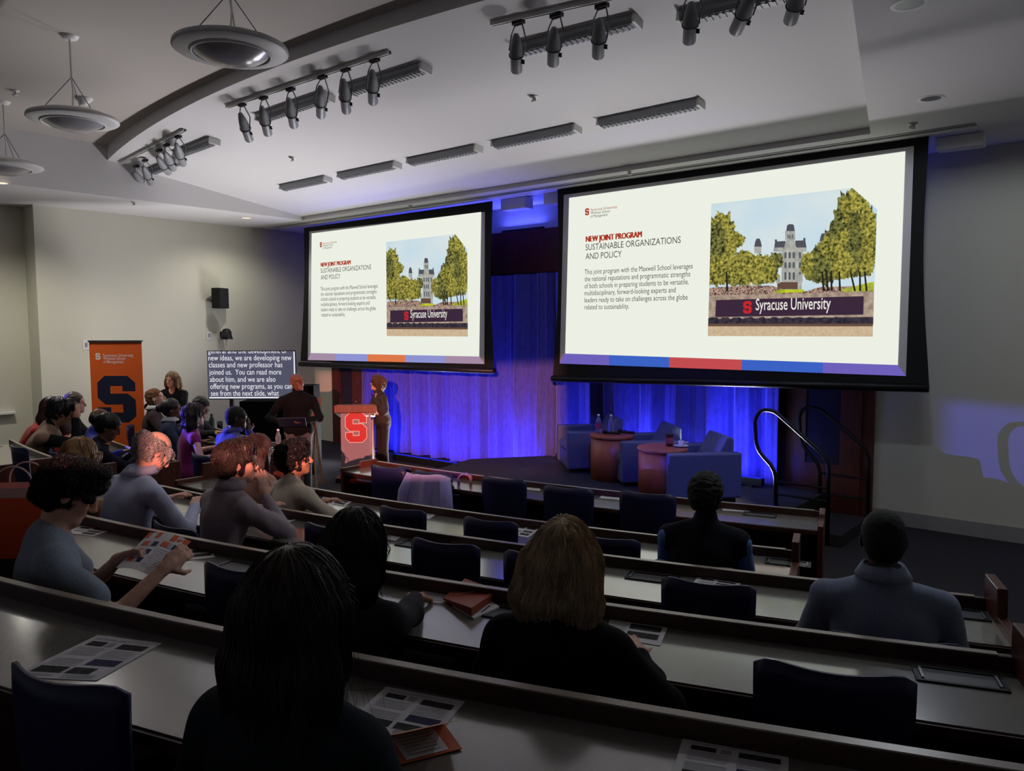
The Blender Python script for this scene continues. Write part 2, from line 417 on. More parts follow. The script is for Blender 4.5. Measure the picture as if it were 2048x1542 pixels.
# buildings
for (x, w_, y0, y1) in ((390, 24, 515, 560),): pf([(x-w_, y0), (x+w_, y0), (x+w_, y1), (x-w_, y1)], 3, .0092)
pf([(366, 515), (372, 480), (382, 460), (402, 460), (410, 480), (417, 515)], 4, .0094)
pf([(803, 480), (812, 440), (820, 425), (842, 425), (850, 480)], 4, .0092)
pf([(552, 545), (692, 545), (690, 755), (548, 755)], 3, .0092)
pf([(497, 520), (718, 520), (716, 548), (494, 548)], 3, .0093)
pf([(500, 520), (505, 480), (575, 476), (575, 520)], 4, .0094); pf([(642, 520), (640, 474), (708, 472), (716, 520)], 4, .0094)
pf([(503, 480), (505, 466), (518, 466), (519, 480)], 4, .0094); pf([(694, 474), (696, 455), (708, 455), (709, 474)], 4, .0094)
pf([(566, 520), (580, 470), (605, 455), (634, 470), (648, 520)], 3, .0095)
pf([(573, 470), (573, 410), (640, 410), (640, 470)], 3, .0096); pf([(580, 410), (586, 372), (598, 364), (624, 364), (632, 372), (638, 410)], 4, .0097)
for yy, hh in ((550, 42), (618, 40), (684, 52)):
    for xx in (568, 596, 624, 665): pf([(xx, yy+4), (xx+7, yy), (xx+14, yy+4), (xx+14, yy+hh), (xx, yy+hh)], 5, .0097)
for xx in (589, 601, 618): pf([(xx, 432), (xx+7, 432), (xx+7, 460), (xx, 460)], 5, .0098)
pf([(512, 710), (540, 710), (540, 760), (512, 760)], 3, .0099); pf([(657, 700), (684, 700), (684, 800), (657, 800)], 3, .0106)
pf([(520, 752), (672, 752), (672, 800), (520, 800)], 9, .0098)
# trees
crown(150, 480, 105, 190, 1, .0101, 1); crown(120, 620, 90, 140, 2, .01, 2); crown(190, 660, 90, 110, 1, .0102, 3); crown(245, 470, 60, 50, 1, .0101, 9)
crown(330, 665, 110, 110, 1, .0102, 4); crown(430, 660, 85, 95, 1, .0103, 5); crown(510, 610, 50, 60, 2, .01, 6); crown(140, 360, 50, 80, 1, .01, 11)
crown(100, 700, 70, 80, 1, .0102, 21); crown(250, 700, 80, 80, 2, .0101, 22); crown(300, 600, 70, 60, 1, .0103, 23); crown(400, 720, 80, 50, 2, .0101, 24); crown(480, 700, 50, 60, 1, .0104, 25); crown(110, 470, 70, 120, 2, .0102, 26)
crown(760, 690, 60, 60, 2, .0101, 27); crown(980, 530, 110, 130, 1, .01042, 28); crown(1130, 380, 60, 150, 1, .0106, 29); crown(870, 690, 90, 50, 2, .0103, 40); crown(1060, 660, 90, 60, 2, .0105, 41)
crown(730, 640, 55, 90, 1, .0101, 7); crown(830, 620, 75, 160, 2, .0102, 8); crown(900, 560, 90, 190, 2, .0103, 10); crown(1010, 400, 130, 250, 2, .0104, 12)
crown(1090, 470, 110, 210, 2, .0105, 13); crown(960, 640, 90, 90, 1, .0106, 14); crown(1120, 600, 60, 110, 1, .0106, 15); crown(1040, 250, 100, 130, 1, .01045, 16); crown(850, 520, 40, 80, 1, .0106, 17)
for a, b2 in ((1010, 1040), (1105, 1118), (822, 830), (850, 858), (880, 884), (935, 940), (1073, 1075), (180, 184)):
    pf([(a-5, 680), (a+6, 680), (b2+8, 812), (b2-6, 812)], 15, .0108)
pf([(66, 790), (300, 775), (480, 775), (560, 800), (720, 812), (800, 785), (1168, 775), (1168, 822), (64, 846)], 7, .0107)
pf([(490, 826), (530, 802), (690, 800), (712, 818)], 6, .0109); pf([(950, 800), (1168, 748), (1168, 812), (960, 818)], 6, .0107)
pf([(64, 842), (1168, 815), (1164, 1032), (58, 1032)], 8, .0111)
pf([(110, 872), (1100, 846), (1097, 970), (105, 986)], 9+1, .0113)
pf([(58, 1000), (1163, 985), (1163, 1034), (57, 1034)], 11, .0112)
for i in range(14): crown(90+i*82, 1006, 38, 20, 11, .0112, 30+i, nn=18)
pf([(57, 1030), (1162, 1030), (1161, 1048), (56, 1048)], 12, .0114); pf([(56, 1048), (1161, 1048), (1160, 1117), (55, 1113)], 13, .0114)
def sfg(x, y, l): px, py = g(x, y); return sfr(px, py, l)
a, b2 = sxz(*g(290, 962)), sxz(*g(290, 880)); put_S(pc, sfg(292, 962, .0116), (b2-a)[1], 14)
put_text(pc, 'Syracuse University', sfg(376, 940, .0116), sxz(*g(878, 930))[0]-sxz(*g(376, 930))[0], .185, .006, 16)
pc_r = pc.build('slide_photograph', [m_sky, m_tree, m_tree2, m_stone, m_roof, m_win, m_grass, m_crowd, m_brick, m_curb, m_sign, m_shrub, m_curb, m_plaza, m_signS, m_trunk, m_pt], sl_r)

_oR = (SX0, SZ0)
cl = aY(793, 588, YS); cr = aY(1471, 540, YS)
# the left screen: same slide moved along the wall
TLl, TLr = aY(624, 467, YS), aY(1139, 396, YS); BRl, BRr = aY(959, 713, YS), aY(1796, 730, YS)
shift = ((TLl+BRl)-(TLr+BRr))/2
SX0, SZ0 = _oR[0]+shift[0], _oR[1]+shift[2]
L_root = screen('projection_screen', 'smaller looking left hand projection screen above the lectern',
    [(608, 456), (985, 402), (988, 738), (601, 722)], [(619, 463), (970, 424), (969, 728), (616, 720)], [(601, 728), (989, 742)], None, None, [(990, 400, 1040, 413)])
xsb = [616, 672, 736, 811, 890, 969]; tl, tr, bl, br = (622, 706), (959, 713), (616, 720), (969, 728)
bL = []
for i in range(5):
    a, b2 = xsb[i], xsb[i+1]
    bL.append(((edge(tl, tr, a+(6 if i == 0 else 0)), edge(tl, tr, b2-(10 if i == 4 else 0))), (edge(bl, br, a), edge(bl, br, b2)), (0, 1, 2, 1, 0)[i]))
sl_l = slide_parts(L_root, [(624, 467), (963, 424), (959, 713), (622, 706)], bL,
    [em('band_mauve', (168, 142, 168)), em('band_lavender', (146, 150, 214)), em('band_orange', (226, 122, 74))])
for o in (hd_r, tt_r, *PARA, lg_r, pc_r):
    c = o.copy(); COL.objects.link(c); c.parent = sl_l
# ------------------------------------------------------------------ stage lighting
def profile_spot(name, label, P, quad, power, color, hang):
    """framed spotlight: lens lamp, body, and four shutter blades that cut a hard-edged beam"""
    P = np.array(P, float); D = [nrm(np.array(q)-P) for q in quad]; ax = nrm(sum(D)); r = nrm(np.cross(ax, [0, 0, 1])); u = np.cross(r, ax)
    t = thing(name, label, 'spotlight', P)
    hole = [d*.16/(d@ax) for d in D]
    R2 = np.stack([r, u, ax], 1); b = MB(); b.lathe([(.001, -.42), (.07, -.4), (.1, -.2), (.1, -.06), (.085, -.04)], R=R2, n=20); b.build('lamp_body', m_black, t, smooth=True)
    big = [ax*.16+r*i*.22+u*j*.22 for i, j in ((-1, 1), (1, 1), (1, -1), (-1, -1))]
    for i in range(4):
        j = (i+1) % 4
        m = MB(); q = [hole[i], hole[j], big[j], big[i]]; m.add(q+[p+ax*.004 for p in q], [(0, 1, 2, 3), (7, 6, 5, 4), (0, 4, 5, 1), (1, 5, 6, 2), (2, 6, 7, 3), (3, 7, 4, 0)])
        m.build('shutter_blade', M('matt_black', (0, 0, 0), 1, spec=0), t)
    h = MB(); h.tube([P*0+ax*-.2, np.array(hang)-P], .015, 8); h.build('support_pole', m_black, t)
    lamp('spot_lamp', 'SPOT', (0, 0, 0), ax, power, color, t, shadow_soft_size=.001, spot_size=math.radians(100), spot_blend=.1)
    return t
profile_spot('profile_spotlight', 'rear profile spotlight throwing the pink framed beam at the lectern', (2.9, -4.6, 3.5),
    [(-12.94, 9.35, 1.40), (-6.6, 9.2, 1.75), (-6.6, 9.2, -.02), (-12.94, 9.35, -.91)], 11000, (1, .38, .31), (2.9, -4.8, 4.8))
profile_spot('profile_spotlight', 'left side profile spotlight throwing the blue framed beam across the stage', (-12.9, 1.9, 1.9),
    [(-1.76, 9.4, 1.47), (-3.0, 5.9, 1.4), (-3.0, 5.9, -.9), (-1.76, 9.4, .38)], 4200, (.10, .09, 1), (-13.4, 1.9, 1.9))
led0 = None
for i, (x, y, z) in enumerate([(-10.5, 8.70, 0), (-9.4, 8.72, 0), (-8.5, 8.72, 0), (-6.1, 8.9, ZS), (-5.2, 8.88, ZS), (-3.95, 8.88, ZS), (-7.5, 8.95, 0)]):
    lab = ('floor LED uplight bar at the curtain foot, %s' % ('nearest the lectern', 'second from the lectern', 'third from the lectern on the floor', 'on the stage behind the far armchair', 'on the stage behind the middle armchair', 'on the stage behind the near armchair', 'at the left edge of the stage')[i])
    t = thing('uplight_bar', lab, 'stage light', (x, y, z), 0, 'LED uplight bars at the curtain foot')
    b = MB(); b.bb(-.45, .45, -.05, .05, .02, .11); b.build('housing', m_black, t, bevel=.008)
    for s in (-.3, .3):
        f = MB(); f.bb(s-.03, s+.03, -.06, .06, 0, .03); f.build('foot', m_black, t)
    e = MB(); e.bb(-.42, .42, -.03, .03, .11, .114); e.build('lens', M('led_lens', (40, 50, 255), es=.8), t)
    lamp('blue_led', 'AREA', (0, 0, .13), (0, .9, .75), 17, (.035, .035, 1), t, shape='RECTANGLE', size=.8, size_y=.05, spread=math.radians(130))
    lamp('blue_up_led', 'AREA', (0, .03, .13), (0, .26, 2.0), (8, 8, 12, 12, 8, 14, 12)[i], (.05, .06, 1), t, shape='RECTANGLE', size=.8, size_y=.04, spread=math.radians(70))
    lamp('ceiling_fill', 'AREA', (0, -.04, .13), (0, -2.0, 1.7), (62, 4, 42, 30, 34, 44, 14)[i], (1, .97, 1), t, shape='RECTANGLE', size=.8, size_y=.05, spread=math.radians(105))  # near-white fill added to brighten the ceiling, apart from the blue uplight

xh = (wx(996)+wx(1100))/2
t = thing('uplight_bar', 'added small blue LED uplight on the wooden header ledge between the two screens', 'stage light', (xh, PY-.005, zt), 0, 'LED uplight bars at the curtain foot')
MB().bb(-.4, .4, -.02, .03, 0, .03).build('housing', m_black, t); lamp('added_ledge_led', 'AREA', (0, -.02, .045), (0, -.5, .9), 7, (.07, .09, 1), t, shape='RECTANGLE', size=.8, size_y=.03)  # bar added to brighten the wall between the screens
# ------------------------------------------------------------------ ceiling fixtures
pend = None
def pendant(x, y, label, first=None):
    if first: return dup(first, (x, y, 0), 0, label)
    t = thing('pendant_light', label, 'pendant light', (x, y, 0), 0, 'dish pendant lights under the high ceiling')
    zc = 4.03
    d = MB(); d.lathe([(.245, .025), (.27, .028), (.355, .04), (.368, .05), (.362, .075), (.27, .11), (.11, .14), (.05, .15)], (0, 0, zc), n=48)
    d.build('dish', m_white, t, smooth=True)
    g = MB(); g.lathe([(.001, -.045), (.10, -.038), (.18, -.012), (.245, .03)], (0, 0, zc), n=48); g.build('glass_lens', M('pendant_glass', (158, 156, 160), .2, spec=.8), t, smooth=True)
    r = MB(); r.tube([(.25*math.cos(a), .25*math.sin(a), zc+.024) for a in np.linspace(0, 2*PI, 40, endpoint=False)], .008, 6, closed=True); r.build('trim_ring', m_white, t, smooth=True)
    k = MB(); k.lathe([(.001, ZU-.03), (.06, ZU-.025), (.075, ZU-.001)], n=20); k.build('ceiling_canopy', m_white, t, smooth=True)
    for a in (0.3, 2.4, 4.5):
        c = MB(); c.tube([(0, 0, zc+.42), (.22*math.cos(a), .22*math.sin(a), zc+.13)], .004, 5); c.build('suspension_cable', m_steel, t)
    c = MB(); c.tube([(0, 0, ZU-.02), (.004, 0, zc+.42), (.012, .004, zc+.3), (0, 0, zc+.15)], .009, 6); c.build('stem', m_white, t, smooth=True)
    lamp('pendant_fill', 'POINT', (0, 0, zc+.26), (0, 0, 9), .15, (1, .93, .88), t, shadow_soft_size=.1)  # pendants hang unlit; faint fill added above the dish
    lamp('audience_fill', 'SPOT', (0, 0, zc-.06), (0, 0, -4), 26, (1, .94, .92), t, shadow_soft_size=.15, spot_size=math.radians(150), spot_blend=.7)  # fill added to brighten the audience below the unlit pendants
    return t
pend = pendant(-4.78, 2.86, 'large dish pendant light nearest the camera, hanging in front of the curved bulkhead')
def pend_dup(x, y, label):
    t = pendant(x, y, label, pend)
    return t
pend_dup(-7.42, 2.89, 'middle dish pendant light hanging from a visible ceiling canopy')
pend_dup(-10.1, 3.2, 'leftmost dish pendant light cut by the left edge of the photo')

def strip(x0, x1, y, label, group, turn=0):
    xm = (x0+x1)/2; z = coffz(y); t = thing('strip_light', label, 'ceiling light', (xm, y, z), turn, group)
    L = x1-x0; R = rx(math.atan(-.1377))
    b = MB(); prof = [(-.07, 0), (.07, 0), (.06, -.05), (.035, -.065), (-.04, -.065), (-.066, -.04)]
    b.prism(prof, (R@np.array([-L/2+.02, 0, 0]), R@np.array([0, 1, 0]), R@np.array([0, 0, 1]), np.array([1, 0, 0])), L-.04); b.build('housing', m_grey, t)
    for s in (-1, 1):
        e = MB(); e.box(s*(L/2-.01), 0, -.034, .025, .15, .075, R); e.build('end_cap', m_white, t, bevel=.006)
    lv = MB(); P = [(-L/2+.03, .012)]
    for i in range(int((L-.06)/.05)): x = -L/2+.03+i*.05; P += [(x, 0), (x+.02, 0), (x+.02, .008), (x+.05, .008)]
    P += [(P[-1][0], .012)]; lv.prism(P, (R@np.array([0, .032, -.078]), np.array([1, 0, 0]), R@np.array([0, 0, 1]), R@np.array([0, -1, 0])), .06)
    lv.build('louvre', m_grey, t)
    return t
for i, (a, b) in enumerate([(-10.0, -8.92), (-8.64, -7.49), (-7.26, -6.1), (-5.86, -4.71), (-4.44, -3.32)]):
    strip(a, b, 6.76, 'unlit strip light in the row nearest the screens, %s' % ('farthest left one', 'second from left', 'middle one', 'fourth from left', 'rightmost one')[i], 'front row of strip lights')
for i, (a, b, y, tr) in enumerate([(-11.2, -10.2, 5.36, -.09), (-10.02, -8.95, 5.14, -.07), (-7.74, -6.47, 4.95, -.02), (-6.16, -5.1, 4.96, 0), (-4.2, -3.07, 5.15, .07), (-2.8, -1.95, 5.36, .1)]):
    strip(a, b, y, 'strip light behind the hung spotlights, %s' % ('behind the far left cluster, its left one', 'just right of the far left spotlight cluster', 'behind the middle cluster, its left one', 'just right of the middle spotlight cluster', 'behind the three spotlights at top centre', 'at the top edge right of centre')[i], 'rear row of strip lights', tr)

def track(x0, y0, x1, y1, label):
    A = np.array([x0, y0, coffz(y0)-.012]); B = np.array([x1, y1, coffz(y1)-.012]); m = (A+B)/2
    t = thing('lighting_track', label, 'lighting track', m, 0, 'lighting tracks on the sloping ceiling')
    d = nrm(B-A); n = nrm(np.cross(d, [0, 0, 1])); L = np.linalg.norm(B-A); R2 = np.stack([d, n, np.cross(d, n)], 1)
    b = MB()
    for s in (-.016, .016): b.box(*(n*s), L, .012, .03, R2)
    b.build('rail', m_white, t); c = MB(); c.box(0, 0, .004, L, .022, .02, R2); c.build('groove', m_black, t)
    return t
def spot(apx, tpx, dy, label, group):
    A = coff(*apx); A[2] -= .02; T = aY(tpx[0], tpx[1], A[1]+dy); ax = nrm(T-A)
    rear = A+np.array([0, -.03, -.10]); d = nrm(T-rear); L = np.linalg.norm(T-rear)
    t = thing('track_spotlight', label, 'spotlight', A, 0, group)
    u = nrm(np.cross(d, [1, 0, 0])); R2 = np.stack([np.cross(u, d), u, d], 1); o = rear-A
    b = MB(); b.lathe([(.001, 0), (.022, .015), (.042, L*.25), (.054, L*.5), (.056, L*.56)], o, R2, 20); b.build('lamp_body', m_grey, t, smooth=True)
    b = MB(); b.lathe([(.047, L*.5), (.047, L*.97), (.042, L), (.036, L), (.036, L*.9), (.001, L*.9)], o, R2, 20); b.build('lens_tube', m_grey, t, smooth=True)
    b = MB(); b.lathe([(.05, L*.55), (.06, L*.55), (.06, L*.575), (.05, L*.575)], o, R2, 20); b.build('clamp_ring', m_black, t, smooth=True)
    y = MB(); s = R2[:, 0]; p = o+d*L*.5
    for q in (-1, 1): y.tube([p+s*.062*q, p+s*.062*q-d*L*.22+np.array([0, .03, .06]), np.array([.035*q, 0, -.03])], .006, 6)
    y.tube([np.array([-.035, 0, -.03]), np.array([.035, 0, -.03])], .009, 6); y.build('yoke', m_steel, t)
    k = MB(); k.box(0, 0, -.012, .10, .045, .03); k.build('track_adapter', m_black, t)
    for i, q in enumerate((.66, .72)):
        k = MB(); k.tube([o+d*L*q+s*.042, o+d*L*q+s*.07], .009, 6); k.build('focus_knob', m_black, t)
    return t
track(-11.3, 5.0, -9.0, 4.75, 'lighting track holding the far left spotlight cluster')
track(-7.8, 4.6, -5.2, 4.62, 'lighting track holding the middle spotlight cluster')
track(-4.1, 4.7, -3.0, 4.86, 'lighting track holding the three spotlights at top centre')
track(-2.7, 5.0, -1.9, 5.1, 'lighting track at the top edge right of centre')
names = ['leftmost', 'second from left', 'third from left', 'fourth from left', 'fifth from left', 'rightmost']
for i, (a, b) in enumerate([((258, 338), (280, 379)), ((272, 328), (290, 372)), ((290, 316), (302, 366)), ((318, 296), (337, 345)), ((333, 285), (347, 337)), ((356, 268), (366, 328))]):
    spot(a, b, .34, '%s spotlight of the tight cluster at far left' % names[i], 'far left spotlight cluster')
for i, (a, b) in enumerate([((484, 203), (499, 280)), ((527, 189), (536, 268)), ((581, 172), (588, 252)), ((645, 147), (642, 232)), ((691, 132), (693, 223)), ((749, 113), (746, 205))]):
    spot(a, b, .22, '%s spotlight of the six hung left of centre' % names[i], 'middle spotlight cluster')
for i, (a, b) in enumerate([((1037, 36), (1033, 143)), ((1113, 22), (1106, 129)), ((1204, 3), (1196, 114))]):
    spot(a, b, .18, '%s spotlight of the three hung at top centre' % ('left', 'middle', 'right')[i], 'top centre spotlights')
for i, (a, b) in enumerate([((1388, -32), (1378, 85)), ((1512, -52), (1470, 64)), ((1606, -66), (1580, 44))]):
    spot(a, b, .18, 'spotlight cut by the top edge, %s of the right hand three' % ('left', 'middle', 'right')[i], 'top right spotlights')

def sprinkler(p, label, s=1):
    t = thing('sprinkler_head', label, 'sprinkler', p, 0, 'ceiling sprinklers')
    b = MB(); b.lathe([(.045*s, -.001), (.042*s, -.008), (.015*s, -.012), (.012*s, -.04), (.03*s, -.045), (.03*s, -.05), (.001, -.052)], n=16); b.build('rosette', m_white, t, smooth=True)
    k = MB()
    for q in (-1, 1): k.tube([(q*.014, 0, -.012), (q*.02, 0, -.03), (q*.01, 0, -.046)], .004, 5)
    k.build('frame_arms', m_steel, t)
for p, l in ((coff(1068, 193), 'sprinkler head on the sloping ceiling above the right screen'), (coff(585, 315), 'sprinkler head on the sloping ceiling right of the far left cluster'),
             (az(268, 404, ZP), 'sprinkler head on the left soffit above the orange banner'), (az(822, 411, ZP), 'sprinkler head above the left screen'), (az(1259, 341, ZP), 'sprinkler head above the left end of the right screen'),
             (az(1825, 247, ZP), 'sprinkler head by the upper right corner of the right screen'), (az(30, 181, ZU), 'sprinkler head on the high ceiling at far left'), (az(580, 463, ZP), 'sprinkler head in the far left front corner')):
    sprinkler(p, l)
def downlight(p, label, lit=0, col=(1, .96, .82), glow=True):
    t = thing('downlight', label, 'ceiling light', p, 0, 'recessed downlights')
    b = MB(); b.lathe([(.075, -.002), (.10, -.006), (.105, -.001)], n=28); b.build('trim_ring', m_white, t, smooth=True)
    b = MB(); b.lathe([(.001, -.0015), (.076, -.0015)], n=28); b.build('reflector', M('lit_lens', (255, 236, 205), es=1.1) if lit and glow else m_steel, t)
    if lit: lamp('downlight_or_fill', 'SPOT', (0, 0, -.02), (0, 0, -4), lit, col, t, shadow_soft_size=.06, spot_size=math.radians(150 if glow else 178), spot_blend=.6 if glow else .2)  # with glow off the lamp is fill added under a dark reflector
downlight(az(492, 436, ZP), 'lit round downlight in the left soffit near the front corner', 60)
downlight(az(2, 366, ZP), 'round downlight at the left edge of the photo', 200)
downlight(az(1862, 197, ZP), 'large round downlight right of the sloping ceiling', 24, (.84, .9, 1), False)  # unlit fixture; its lamp is added to brighten the right wall
downlight((.7, 7.1, ZP), 'added unseen downlight brightening the right wall', 44, (.84, .9, 1), False)  # no such fixture in view; added as fill for the right wall
downlight(az(1820, 8, ZP), 'round downlight at the top edge on the right', 60, (.88, .94, 1), False)  # unlit fixture given an added lamp to lift the right side
t = thing('smoke_detector', 'small conical detector on the high ceiling above the middle pendant', 'detector', az(168, 196, ZU))
b = MB(); b.lathe([(.09, -.001), (.085, -.02), (.05, -.05), (.04, -.075), (.001, -.078)], n=24); b.build('housing', m_white, t, smooth=True)

lamp('stage_blue_lamp', 'SPOT', (-3.02, 5.0, 4.15), (-4.6, 8.0, .4), 330, (.03, .03, 1), None, shadow_soft_size=.05, spot_size=math.radians(44), spot_blend=.5)
# ------------------------------------------------------------------ wall fittings
q = aX(431, 597, XL)
t = thing('wall_speaker', 'black loudspeaker mounted on the pale left wall', 'speaker', q+np.array([.16, 0, 0]), .5)
b = MB(); b.box(0, 0, 0, .16, .3, .36); b.build('cabinet', m_black, t, bevel=.01)
b = MB(); b.box(.083, 0, 0, .006, .27, .33); b.build('grille', M('grille', (26, 27, 30), .8, bump=(300, .5)), t)
b = MB(); b.box(-.08, 0, 0, .1, .06, .06); b.build('bracket', m_black, t)
q = aX(440, 669, XL)
t = thing('wall_camera', 'black dome camera on a wall bracket above the caption screen', 'camera', q+np.array([.22, 0, 0]), -.5)
b = MB(); b.lathe([(.001, .11), (.05, .1), (.085, .05), (.09, -.02), (.11, -.08), (.1, -.085)], n=24); b.build('hood', m_black, t, smooth=True)
b = MB(); b.lathe([(.001, -.07), (.05, -.05), (.07, 0)], n=20); b.build('lens_head', m_gun, t, smooth=True)
b = MB(); b.box(-.11, -.06, 0, .1, .1, .11); b.build('wall_box', m_black, t, bevel=.01)
b = MB(); b.tube([(-.05, 0, -.06), (-.03, 0, -.16), (-.1, 0, -.22), (-.2, -.02, -.16)], .012, 8); b.build('cable', m_white, t, smooth=True)
for (px, py, l) in ((418, 671, 'small white switch plate left of the wall camera'), (172, 690, 'white switch plate on the wall left of the banner')):
    t = thing('switch_plate', l, 'switch', aX(px, py, XL)+np.array([.004, 0, 0]))
    MB().box(0, 0, 0, .008, .1, .15).build('plate', m_white, t, bevel=.003); MB().box(.006, 0, 0, .006, .035, .07).build('rocker', m_grey, t)
q = aX(10, 826, XL-.42)
t = thing('wall_shelf', 'narrow white ledge on the left wall at the photo edge', 'shelf', q)
MB().bb(-.0, .1, -.6, .12, -.02, .02).build('ledge', m_white, t, bevel=.008)

# ------------------------------------------------------------------ desks
def arc_prism(mb, k, x0, x1, d0, d1, z0, z1, mi=0, n=26):
    """curved bar: between distances d0..d1 in front (+) or behind (-) the row line"""
    vs = []
    for x in np.linspace(x0, x1, n):
        t, nn, a = arcT(x); p = np.array([x, arcY(k, x), 0])
        for d, z in ((d0, z0), (d1, z0), (d1, z1), (d0, z1)): vs.append(p+nn*d+np.array([0, 0, z]))
    fs = [(i*4+j, i*4+(j+1) % 4, i*4+4+(j+1) % 4, i*4+4+j) for i in range(n-1) for j in range(4)]
    fs += [(3, 2, 1, 0), tuple((n-1)*4+j for j in range(4))]
    mb.add([v-mb.o for v in vs], fs, mi)
DT, DH, RH, DD = .76, .035, .81, .44
def desk(k, x0, x1, label, hatches, posts, left_end=True, right_end=True, tall=.10):
    z = ZF[k]; xm = (x0+x1)/2; O = np.array([xm, arcY(k, xm), z]); t = thing('curved_desk', label, 'desk', O, 0, 'curved rows of desks')
    def nb(): m = MB(); m.o = np.array([O[0], O[1], 0]); return m
    m = nb(); arc_prism(m, k, x0, x1, -DD, -.03, DT-.004, DT, 0); m.build('desktop', m_lam, t)
    m = nb(); arc_prism(m, k, x0, x1, -DD-.012, -.03, DT-DH, DT-.005); m.build('edge_board', m_wdark, t)
    m = nb(); arc_prism(m, k, x0, x1, -.03, 0, DT-.06, RH); m.build('back_rail', m_wdark, t, bevel=.004)
    m = nb(); arc_prism(m, k, x0+.04, x1-.04, -.029, -.001, RH, RH+.004); m.build('rail_cap', m_cap, t)
    m = nb(); arc_prism(m, k, x0, x1, -.05, -.025, .04, DT-.06); m.build('modesty_panel', m_wdark, t)
    for (x, on) in ((x0, left_end), (x1, right_end)):
        if not on: continue
        tt, nn, a = arcT(x); p = np.array([x, arcY(k, x), 0])-m.o; s = 1 if x == x1 else -1
        P = [(-DD-.02, .0), (.01, 0), (.01, RH+tall), (-.2, RH+tall), (-.215, DT+.035), (-DD-.02, DT+.035)]
        e = MB(); e.prism(P, (p+tt*(0 if s > 0 else -.04), nn, (0, 0, 1), tt), .04); e.build('end_panel', m_wood, t, bevel=.004)
    for x in posts:
        tt, nn, a = arcT(x); p = np.array([x, arcY(k, x), 0])-m.o-nn*.3
        e = MB(); R2 = rz(a); e.box(*(p+np.array([0, 0, .365])), .06, .08, .73, R2); e.box(*(p+np.array([0, 0, .02])), .07, .34, .04, R2); e.box(*(p+np.array([0, -.02, DT-DH-.02])), .2, .3, .015, R2); e.build('leg', M('desk_leg', (92, 92, 120), .5), t)
    for x in hatches:
        tt, nn, a = arcT(x); p = np.array([x, arcY(k, x), DT])-m.o-nn*.125; R2 = rz(a)
        h = MB()
        for sx, sy, w2, d2 in ((0, .052, .25, .012), (0, -.052, .25, .012), (.12, 0, .012, .1), (-.12, 0, .012, .1)): h.box(*(p+R2@np.array([sx, sy, .003])), w2, d2, .006, R2)
        f = h.build('power_hatch', m_gun, t); l = MB(); l.box(*(p+np.array([0, 0, .001])), .225, .09, .003, R2); l.build('hatch_lid', M('hatch_lid', (92, 92, 96), .4, met=.4), f)
        
        for q in (-.105, .105): l = MB(); l.box(*(p+R2@np.array([q, 0, .006])), .008, .08, .006, R2); l.build('hatch_hinge', m_steel, f)
    return t
def X_at(k, px, py, dz=0): return az(px, py, ZF[k]+RH+dz)[0]
desk('A', -6.42, -1.95, 'front row desk facing the stage with white reserved cards on it', [-4.05, X_at('A', 1520, 1013)], [-6.1, -5.0, -3.9, -2.9], tall=.02)
desk('B', -6.6, -1.6, 'second row desk behind the front row chairs, ending at a white topped post', [X_at('B', 1563, 1108)], [-4, -3])
desk('C', -6.4, -.52, 'third row desk where the man in the grey pullover sits', [X_at('C', 1290, 1135), X_at('C', 1880, 1212), X_at('C', 820, 1075)], [-3, -2, -1])
desk('D', -6.0, -.3, 'fourth row desk carrying the orange booklet and the large orange bag', [X_at('D', 490, 1108), X_at('D', 1020, 1195), X_at('D', 1880, 1330)], [-3, -2])
desk('E', -5.2, .5, 'nearest desk row across the foreground with three handouts on it', [], [-3, -1])
desk('A', -11.8, -7.86, 'left block front desk with a bottle and printed cards on it', [], [-9, -10.5], left_end=False, tall=0)
desk('B', -11.6, -7.5, 'left block second desk where the woman with the orange lanyard sits', [], [-9], left_end=False, tall=0)
desk('C', -9.35, -7.75, 'left block rear desk at the left edge behind the orange bag', [], [-9], left_end=False, tall=0)

# ------------------------------------------------------------------ chairs
def make_chair(label):
    t = thing('stacking_chair', label, 'chair', (0, 0, 0), 0, 'dark stacking chairs')
    nu, nv = 15, 9; b = MB()
    for j in range(nv):
        v = j/(nv-1)
        for i in range(nu):
            u = -1+2*i/(nu-1); w2 = .205+.03*math.sin(PI*min(1, v*1.1)*.5)
            b.v.append((w2*u, -.19-.065*v+.06*u*u*(0.5+.5*v)-.015*math.sin(PI*v), .46+.42*v-.03*abs(u)**8*v-.012*(1-u*u)*v))
    b.f = [(j*nu+i, j*nu+i+1, (j+1)*nu+i+1, (j+1)*nu+i) for j in range(nv-1) for i in range(nu-1)]; b.m = [0]*len(b.f)
    b.build('backrest', m_chair, t, smooth=True, solid=.012)
    s = MB()
    for j in range(8):
        y = -.17+.42*j/7
        for i in range(nu): u = -1+2*i/(nu-1); s.v.append(((.205+.02*math.sin(PI*j/7))*u, y, .455-.02*math.sin(PI*j/7)*(1-u*u)-(.03*((j-5)/2)**2 if j > 5 else 0)))
    s.f = [(j*nu+i, j*nu+i+1, (j+1)*nu+i+1, (j+1)*nu+i) for j in range(7) for i in range(nu-1)]; s.m = [0]*len(s.f)
    s.build('seat', m_chair, t, smooth=True, solid=.012)
    for sx in (-1, 1):
        for y0, y1 in ((-.16, -.22), (.2, .24)):
            l = MB(); l.tube([(sx*.17, y0, .44), (sx*.21, y1, .0)], .011, 8); l.build('leg', m_gun, t, smooth=True)
    return t
chair0 = None
CH_REF = (0, -.27, .84)
